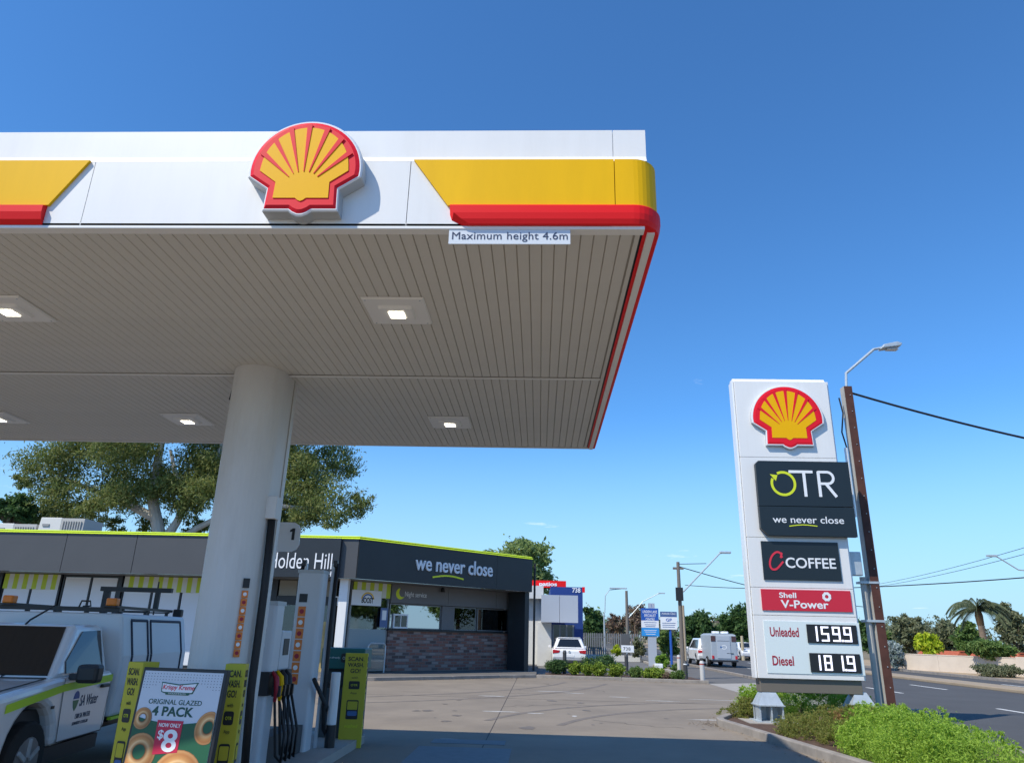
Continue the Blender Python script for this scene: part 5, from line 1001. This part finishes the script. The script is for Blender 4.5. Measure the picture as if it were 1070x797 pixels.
def tree(name, label, px, Y, py_top, py_bot, hwpx, m, n, ls, nb=9, bark=BARK, trunk=True, group=None, cat='tree', squash=1.0, droop=0, seed=None, clump=.32):
    # crown given by its top, its lower edge and half-width in the photograph, at depth Y
    rr_ = random.Random(seed if seed is not None else int(px*7+Y)); q = D(px, py_bot, Y); zt = D(px, py_top, Y).z; zb = max(.3 if trunk else .06, q.z); hw = abs(D(px+hwpx, py_bot, Y).x-q.x); base = (q.x, Y, 0)
    t = thing(name, label, cat, base, 0, group); H = zt-zb; blobs = [(0, 0, zb+H*.5, hw*.62, hw*.55, H*.42)]
    for i in range(nb):
        a = rr_.uniform(0, 6.28); e = rr_.uniform(-.7, 1); s = rr_.uniform(.28, .42); blobs.append((math.cos(a)*hw*.62*(1-abs(e)*.35), math.sin(a)*hw*.5, zb+H*.5+e*H*.33, hw*s, hw*s, H*s*.62*squash))
    foliage('crown', m, t, blobs, n, ls, clump=clump, droop=droop)
    if trunk:
        k = MB(); k.tube([(0, 0, 0), (.05*hw, 0, zb*.6), (0, 0, zb+H*.55)], [max(.1, .045*zt), max(.08, .036*zt), .03*zt*.6], 9)
        for b in blobs[1:6]: k.tube([(0, 0, zb*.9), (b[0]*.5, b[1]*.5, (zb+b[2])*.5), b[:3]], [.02*zt, .014*zt, .006*zt], 6)
        k.build('trunk', bark, t)
    return t
# the big river gum behind the shop
YG = 46; gq = D(165, 556, YG); gum = thing('gum_tree', 'huge gum tree with white trunk rising behind the shop roof', 'tree', (gq.x, YG, 0))
def gp_(px, py, dy=0): v = D(px, py, YG+dy); return (v.x-gq.x, dy, v.z)
bl = []
for (px, py, r_) in ((60, 490, 38), (95, 470, 40), (45, 530, 24), (80, 525, 34), (120, 505, 40), (150, 470, 45), (195, 490, 42), (215, 460, 45), (250, 500, 34), (300, 480, 42), (345, 480, 30), (300, 520, 34), (340, 525, 36), (370, 525, 20), (270, 540, 22), (120, 440, 50), (230, 420, 55), (320, 440, 40), (200, 530, 20), (110, 540, 20), (30, 505, 14), (140, 525, 26), (220, 520, 28), (165, 505, 30), (245, 535, 18), (320, 500, 30), (230, 485, 30), (60, 545, 18), (140, 545, 18), (100, 548, 16), (190, 545, 16), (215, 548, 16), (240, 548, 16), (290, 545, 20), (325, 548, 18), (180, 515, 24), (205, 505, 28), (170, 400, 60), (280, 400, 50), (360, 548, 16), (383, 520, 9)):
    c_ = gp_(px, py); r2 = r_*YG/790; bl.append((c_[0], random.uniform(-2.4, 2.4), c_[2], r2*.9, r2*.9, r2*.72))
foliage('crown', LG_GUM, gum, bl, 150000, .125, .32, .36, 60, .9, shell=.3)
k = MB(); k.tube([(0, 0, 0), gp_(166, 556), gp_(160, 525), gp_(165, 480), gp_(175, 430)], [.5, .40, .34, .26, .15], 12); k.tube([gp_(168, 570), gp_(185, 545), gp_(197, 520), gp_(184, 497), gp_(178, 470)], [.36, .25, .21, .16, .09], 10); k.tube([gp_(172, 575), gp_(205, 552), gp_(225, 542), gp_(262, 525), gp_(300, 505), gp_(330, 490)], [.3, .2, .17, .14, .1, .05], 9)
k.tube([gp_(160, 540), gp_(120, 520), gp_(80, 505), gp_(50, 490)], [.3, .18, .12, .06], 8); k.tube([gp_(197, 520), gp_(225, 490), gp_(235, 450)], [.25, .15, .08], 8); k.tube([gp_(262, 525), gp_(310, 530), gp_(350, 530)], [.16, .11, .05], 8); k.build('trunk', BARKW, gum)
# two round crowns of the same view
tree('leafy_tree', 'dark dense tree behind the shop at the left photo edge', 12, 44, 512, 556, 26, LG_DARK, 5000, .16)
tree('leafy_tree', 'green rounded tree rising behind the charcoal shop corner', 540, 64, 560, 640, 40, LG_LIGHT, 15000, .2, nb=13)
tree('leafy_tree', 'dense glossy tree behind the palisade fence next to the blue wall', 620, 66, 632, 682, 15, LG_DARK, 5000, .2); tree('leafy_tree', 'bare brownish tree behind the blue pylon sign', 664, 84, 627, 675, 16, LG_BRN, 2600, .16); tree('leafy_tree', 'low brown olive tree behind the palisade fence', 648, 78, 641, 680, 17, LG_BRN, 3500, .18)
tree('garden_shrub', 'bright green shrub seen through the palisade fence', 644, 56, 673, 685, 8, LG_YEL, 900, .1, nb=4, trunk=False, cat='shrub'); tree('garden_shrub', 'leafy shrub at the foot of the blue pylon sign', 693, 44, 682, 700, 9, LG_BRIGHT, 2200, .09, nb=5, trunk=False, cat='shrub'); tree('garden_shrub', 'tall loose shrub behind the blue sign post', 700, 52, 660, 692, 14, LG_MID, 3000, .13, nb=6, trunk=False, cat='shrub'); tree('garden_shrub', 'olive bushes left of the blue pylon sign', 667, 57, 664, 690, 8, LG_OLIVE, 1500, .12, nb=5, trunk=False, cat='shrub'); tree('garden_shrub', 'small dark shrub right of the blue sign post', 706, 42, 692, 702, 6, LG_MID, 900, .08, nb=4, trunk=False, cat='shrub')
tree('roadside_tree', 'dark rounded tree beyond the horse trailer', 733, 88, 634, 690, 22, LG_DARK, 8000, .26, nb=12); tree('roadside_tree', 'tall green tree between the horse trailer and the totem', 779, 92, 628, 690, 26, LG_DARK, 8000, .26, nb=12); tree('roadside_tree', 'lighter green tree behind the horse trailer', 760, 105, 652, 690, 20, LG_MID, 5000, .26)
for i, (px, Y, pt, hw_, m_, lab) in enumerate(((915, 85, 648, 16, LG_DARK, 'dark tree just right of the rusty pole'), (957, 92, 641, 26, LG_OLIVE, 'olive grey tree behind the silver shrub'), (1000, 88, 649, 20, LG_OLIVE, 'olive tree between the yellow shrub and the palm'), (1015, 80, 652, 18, LG_MID, 'green tree left of the palm trunk'), (1064, 82, 632, 18, LG_OLIVE, 'grey green tree at the right photo edge behind the palm'), (938, 100, 660, 20, LG_MID, 'low green tree behind the silver shrub'), (985, 120, 656, 30, LG_OLIVE, 'broad pale tree far behind the cream wall'), (870, 90, 648, 24, LG_DARK, 'dark tree hidden behind the totem'))):
    tree('roadside_tree', lab, px, Y, pt, 692, hw_, m_, 5200, .24, nb=10)
tree('garden_shrub', 'silver blue shrub left of the cream wall', 936, 54, 668, 699, 14, LG_SILV, 6500, .10, nb=8, trunk=False, cat='shrub'); tree('garden_shrub', 'golden yellow shrub rising over the cream wall', 975, 56, 660, 690, 17, LG_YEL, 6000, .13, nb=8, trunk=False, cat='shrub'); tree('garden_shrub', 'green creeper draped over the cream wall', 1040, 48.6, 668, 690, 25, LG_MID, 11000, .11, nb=8, trunk=True, cat='shrub'); tree('garden_shrub', 'low dark grey green bush at the foot of the cream wall', 1044, 45, 694, 710, 26, LG_OLIVE, 8000, .07, nb=8, trunk=False, cat='shrub')
# trees across the road that the night window mirrors
for i, (x_, y_) in enumerate(((40, 22), (47, 30), (38, 38))):
    t = thing('roadside_tree', ('first', 'second', 'third')[i]+' tree across the road, mirrored in the night window', 'tree', (x_, y_, 0)); foliage('crown', LG_MID, t, [(0, 0, 5.2, 3.2, 3.2, 2.2), (1.6, 1.6, 6.0, 2, 2, 1.4), (-1.5, -1.4, 4.6, 2, 2, 1.5), (1, -2, 4.4, 2, 2, 1.4)], 6000, .2); k = MB(); k.tube([(0, 0, 0), (.1, 0, 3), (0, 0, 5.4)], [.28, .2, .1]); k.build('trunk', BARK, t)
# far belt of trees along the horizon, one mass
fb_ = []
for i in range(150):
    x_ = -60+i*2.1+random.uniform(-2, 2); y_ = 175+random.uniform(-30, 40); h = random.uniform(6, 9); fb_.append((x_, y_, h*.42, 5, 5, h*.42))
fo = foliage('distant_wood', LG_OLIVE, None, fb_, 130000, .26, .6, .20, 40, shell=.05); fo['kind'] = 'stuff'
# palm
pq = D(1033, 690, 58); palm = thing('palm_tree', 'tall drooping palm behind the cream wall', 'tree', (pq.x, 58, 0)); ph = D(1031, 650, 58).z
k = MB(); k.tube([(0, 0, 0), (-.05, 0, ph*.5), (-.1, 0, ph)], [.32, .24, .22], 10); k.build('trunk', mat('palm_trunk', (.20, .15, .11), .9, var=.3, vscale=5), palm); k = MB(); k.tube([(-.1, 0, ph-.2), (-.12, 0, ph+.5), (-.1, 0, ph+1.1)], [.25, .28, .12]); k.build('crownshaft', mat('palm_shaft', (.12, .075, .04), .9), palm)
LG_PALM = leafmat('palm_leaf', [(.05, .08, .04), (.10, .13, .07), (.15, .17, .09)], .3)
def frond(L, up, dr):
    k = MB(); pts = []
    for i in range(13): s = i/12; pts.append(Vector((L*s*(1-.12*s*s), 0, up*s*L-dr*L*s*s)))
    k.tube(pts, [.05*(1-i/13)+.008 for i in range(13)], 5)
    for i in range(1, 13):
        for j in range(3):
            s = (i+j/3)/12.7; i0 = min(11, int(s*12)); p_ = pts[i0].lerp(pts[i0+1], s*12-i0)
            for sd in (-1, 1):
                l_ = .85*(1-.5*abs(s-.45)); e_ = p_+Vector((.25*l_, sd*.55*l_, -.62*l_)); w_ = Vector((.05, 0, 0)); b = len(k.v); k.v += [tuple(p_-w_), tuple(p_+w_), tuple(e_)]; k.f.append((b, b+1, b+2))
    return k.mesh('frond', LG_PALM)
fm = [frond(3.2, .55, .85), frond(3.4, .9, 1.05), frond(3.0, .2, .75), frond(2.6, 1.3, 1.1)]
for i in range(24): o = link('frond', fm[i % 4], palm); o.location = (-.1, 0, ph+.95); o.rotation_euler = (0, random.uniform(-.1, .1), i*2.4+random.uniform(-.2, .2)); s_ = random.uniform(.62, .85); o.scale = (s_, s_, s_)
# row of clipped box shrubs in the bed
for i, (px, w_, pt, m_, lab) in enumerate(((601, 7, 691, LG_BOX, 'bright rounded box shrub right of the first charcoal bollard'), (614, 7, 693, LG_BOX, 'bright box shrub, second right of the first charcoal bollard'), (626, 8, 692, LG_BOX, 'bright box shrub, third right of the first charcoal bollard'), (644, 9, 693, LG_BOX, 'wide bright box shrub just left of the numbered bollard'), (665, 8, 697, LG_MID, 'dark box shrub just right of the numbered bollard'), (683, 12, 697, LG_BOX, 'widest bright box shrub beside the white meter box'), (709, 8, 701, LG_MID, 'dark box shrub left of the timber power pole'), (581, 12, 689, LG_DARK, 'dark hedge shrub left of the first charcoal bollard'), (696, 5, 703, LG_BRN, 'small reddish shrub beside the white meter box'))):
    q = G(px, 707+(px-600)*.05); z_2 = D(px, pt, q.y).z-.05; hw = w_*q.y/790; t = thing('box_shrub', lab, 'shrub', (q.x, q.y, .08), 0, 'box shrubs along the garden bed')
    foliage('foliage', m_, t, [(0, 0, z_2*.48, hw*.85, hw*.8, z_2*.46), (hw*.3, .1, z_2*.55, hw*.6, hw*.6, z_2*.36), (-hw*.35, 0, z_2*.45, hw*.6, hw*.6, z_2*.36)], 3600, .042, .5, .35, 30)
    MB().tube([(0, 0, -.05), (0, 0, z_2*.5)], .02, 6).build('stem', BARK, t)
for i, (px, py) in enumerate(((633, 694), (620, 697))): q = G(px, py+4); t = thing('box_shrub', ('dark low shrub behind the box row, right of the parked car', 'dark low shrub behind the box row under the parked car')[i], 'shrub', (q.x, q.y+1.2, .05), 0, 'box shrubs along the garden bed'); foliage('foliage', LG_DARK, t, [(0, 0, .3, .7, .5, .3)], 1400, .06, .5, .4, 30); MB().tube([(0, 0, -.05), (0, 0, .3)], .02, 6).build('stem', BARK, t)
# junipers round the totem
def juniper(label, x_, y_, blobs, n, m):
    blobs = list(blobs)
    for b in list(blobs):
        for i in range(7):
            a = random.uniform(0, 6.28); e = random.uniform(.1, 1.3); r_ = random.uniform(.10, .24); blobs.append((b[0]+math.cos(a)*math.cos(e)*b[3]*.95, b[1]+math.sin(a)*math.cos(e)*b[4]*.95, b[2]+math.sin(e)*b[5]*1.02, r_, r_, r_*random.uniform(.5, .9)))
    t = thing('juniper_shrub', label, 'shrub', (x_, y_, .07), 0, 'low junipers in the totem bed'); foliage('foliage', m, t, blobs, int(n*1.5), .023, .30, .17, 34, -.5, shell=.72); MB().tube([(0, 0, -.05), (.1, .1, .3)], .04, 6).build('stem', BARK, t); return t
juniper('large bright green spreading juniper in the foreground right of the totem', 5.75, 12.5, [(-.1, .6, .22, .75, .9, .36), (.25, 0, .26, .65, .9, .38), (-.2, -.7, .2, .7, .9, .34), (.0, -1.6, .2, .7, .9, .34), (-.5, .0, .15, .5, .9, .3), (.35, 1.3, .22, .55, .6, .34)], 62000, LG_JUN)
juniper('bright green juniper mound behind the totem feet', 6.2, 18.9, [(0, 0, .38, 1.0, .8, .42), (.75, .1, .34, .8, .8, .38), (-.7, .2, .26, .7, .7, .34), (1.3, .2, .2, .5, .6, .32)], 34000, LG_JUN)
juniper('olive juniper spilling left of the near totem foot', 4.95, 18.6, [(0, 0, .10, .5, .7, .18), (-.3, -.3, .07, .35, .4, .13), (.45, .5, .16, .45, .6, .22)], 12000, LG_JUN2)
juniper('thin yellowing juniper between the totem and the kerb', 5.45, 15.6, [(0, 0, .10, .75, .9, .2), (-.45, -.6, .07, .45, .7, .15), (.6, .5, .16, .7, .8, .24), (-.1, -1.4, .10, .5, .6, .2), (.7, -.7, .14, .5, .7, .22)], 30000, LG_JUN2)
juniper('green juniper at the foot of the rusty pole', 6.95, 16.1, [(0, 0, .16, .6, 1.0, .26), (.1, -1.2, .14, .5, .8, .22), (.2, 1.0, .14, .45, .7, .22)], 20000, LG_JUN)
juniper('brown dying juniper patch below the totem', 5.95, 15.3, [(0, 0, .26, .3, .35, .12), (.22, -.25, .2, .26, .26, .12)], 4000, LG_JDRY)
# cream wall and roofs across the road
a = Vector((25.0, 53.8, 0)); b_ = D(1065, 705, 47.2); rz = math.atan2(b_.y-a.y, b_.x-a.x); L = math.hypot(b_.x-a.x, b_.y-a.y)
cw = thing('garden_wall', 'long low cream rendered wall across the road', 'wall', (a.x, a.y, .08), rz); wh = D(950, 683.3, 53.5).z-.08
for i in range(3): MB().box(L*i/3+.005, L*(i+1)/3-.005, 0, .22, 0, wh).build('wall_section', CREAM, cw)
MB().box(-.02, L, -.02, .24, wh, wh+.05).build('coping', CREAM, cw); MB().box(L+.01, L+.6, -.06, .3, 0, wh+.1).build('pier', CREAM, cw); MB().box(L+.61, L+9, 0, .22, 0, wh).build('wall_section', CREAM, cw)
for (pxa, pxb, ptop, Y, lab) in ((998, 1016, 680, 64, 'low terracotta roofed house behind the cream wall left of the creeper'), (1060, 1085, 682, 62, 'low terracotta roofed house behind the cream wall at the right edge')):
    q0 = D(pxa, 690, Y); q1 = D(pxb, 690, Y); zr_ = D(pxa, ptop, Y).z; t = thing('house', lab, 'house', (q0.x, Y, .0)); w = q1.x-q0.x
    MB().box(.1, w-.1, .3, 6, 0, zr_-.75).build('wall', CREAM, t); rr_ = MB(); rr_.prism([(-.3, zr_-.8), (w+.3, zr_-.8), (w-.6, zr_), (.6, zr_)], 0, 6.5, 'y'); ro = rr_.build('roof', TERRA, t)
    MB().box(.5, w-.5, -.05, .2, zr_-.03, zr_+.05).build('ridge_cap', TERRA, ro)
# fence and low buildings behind the road bend
lf_ = thing('timber_fence', 'low tan timber fence beyond the horse trailer', 'fence', (D(765, 690, 84).x, 84, 0)); 
for i in range(22): MB().box(i*.4, i*.4+.37, 0, .03, 0, 1.0+.04*(i % 3)).build('plank', mat('fence_tan', (.42, .33, .2), .9, var=.2, vscale=2), lf_)
MB().box(0, 8.8, .031, .08, .75, .83).build('rail', MATS['fence_tan'], lf_)
# dry leaves along the kerb lines
lv = []; k = MB()
for i in range(900):
    s = random.random(); 
    if i < 450: j = random.randrange(len(KL)-3); a = Vector(KL[j]); b = Vector(KL[j+1]); c_ = a.lerp(b, s)+Vector((random.gauss(0, .1), -abs(random.gauss(0, .18))-.05)); z_2 = .006
    else: j = random.randrange(len(BED)-1); a = Vector(BED[j]); b = Vector(BED[j+1]); c_ = a.lerp(b, s)+Vector((-abs(random.gauss(0, .25))-.03, random.gauss(0, .15))); z_2 = .006
    r_ = random.uniform(.012, .03); t0 = random.uniform(0, 6.28); k.poly([(c_.x+r_*math.cos(t0+q)*(1 if q % 3.14 < .1 else .5), c_.y+r_*math.sin(t0+q), z_2+random.uniform(0, .015)) for q in (0, 1.57, 3.14, 4.71)])
lo = k.build('leaf_litter', leafmat('dry_leaf', [(.12, .07, .03), (.22, .15, .08), (.3, .24, .15)], .1)); lo['kind'] = 'stuff'
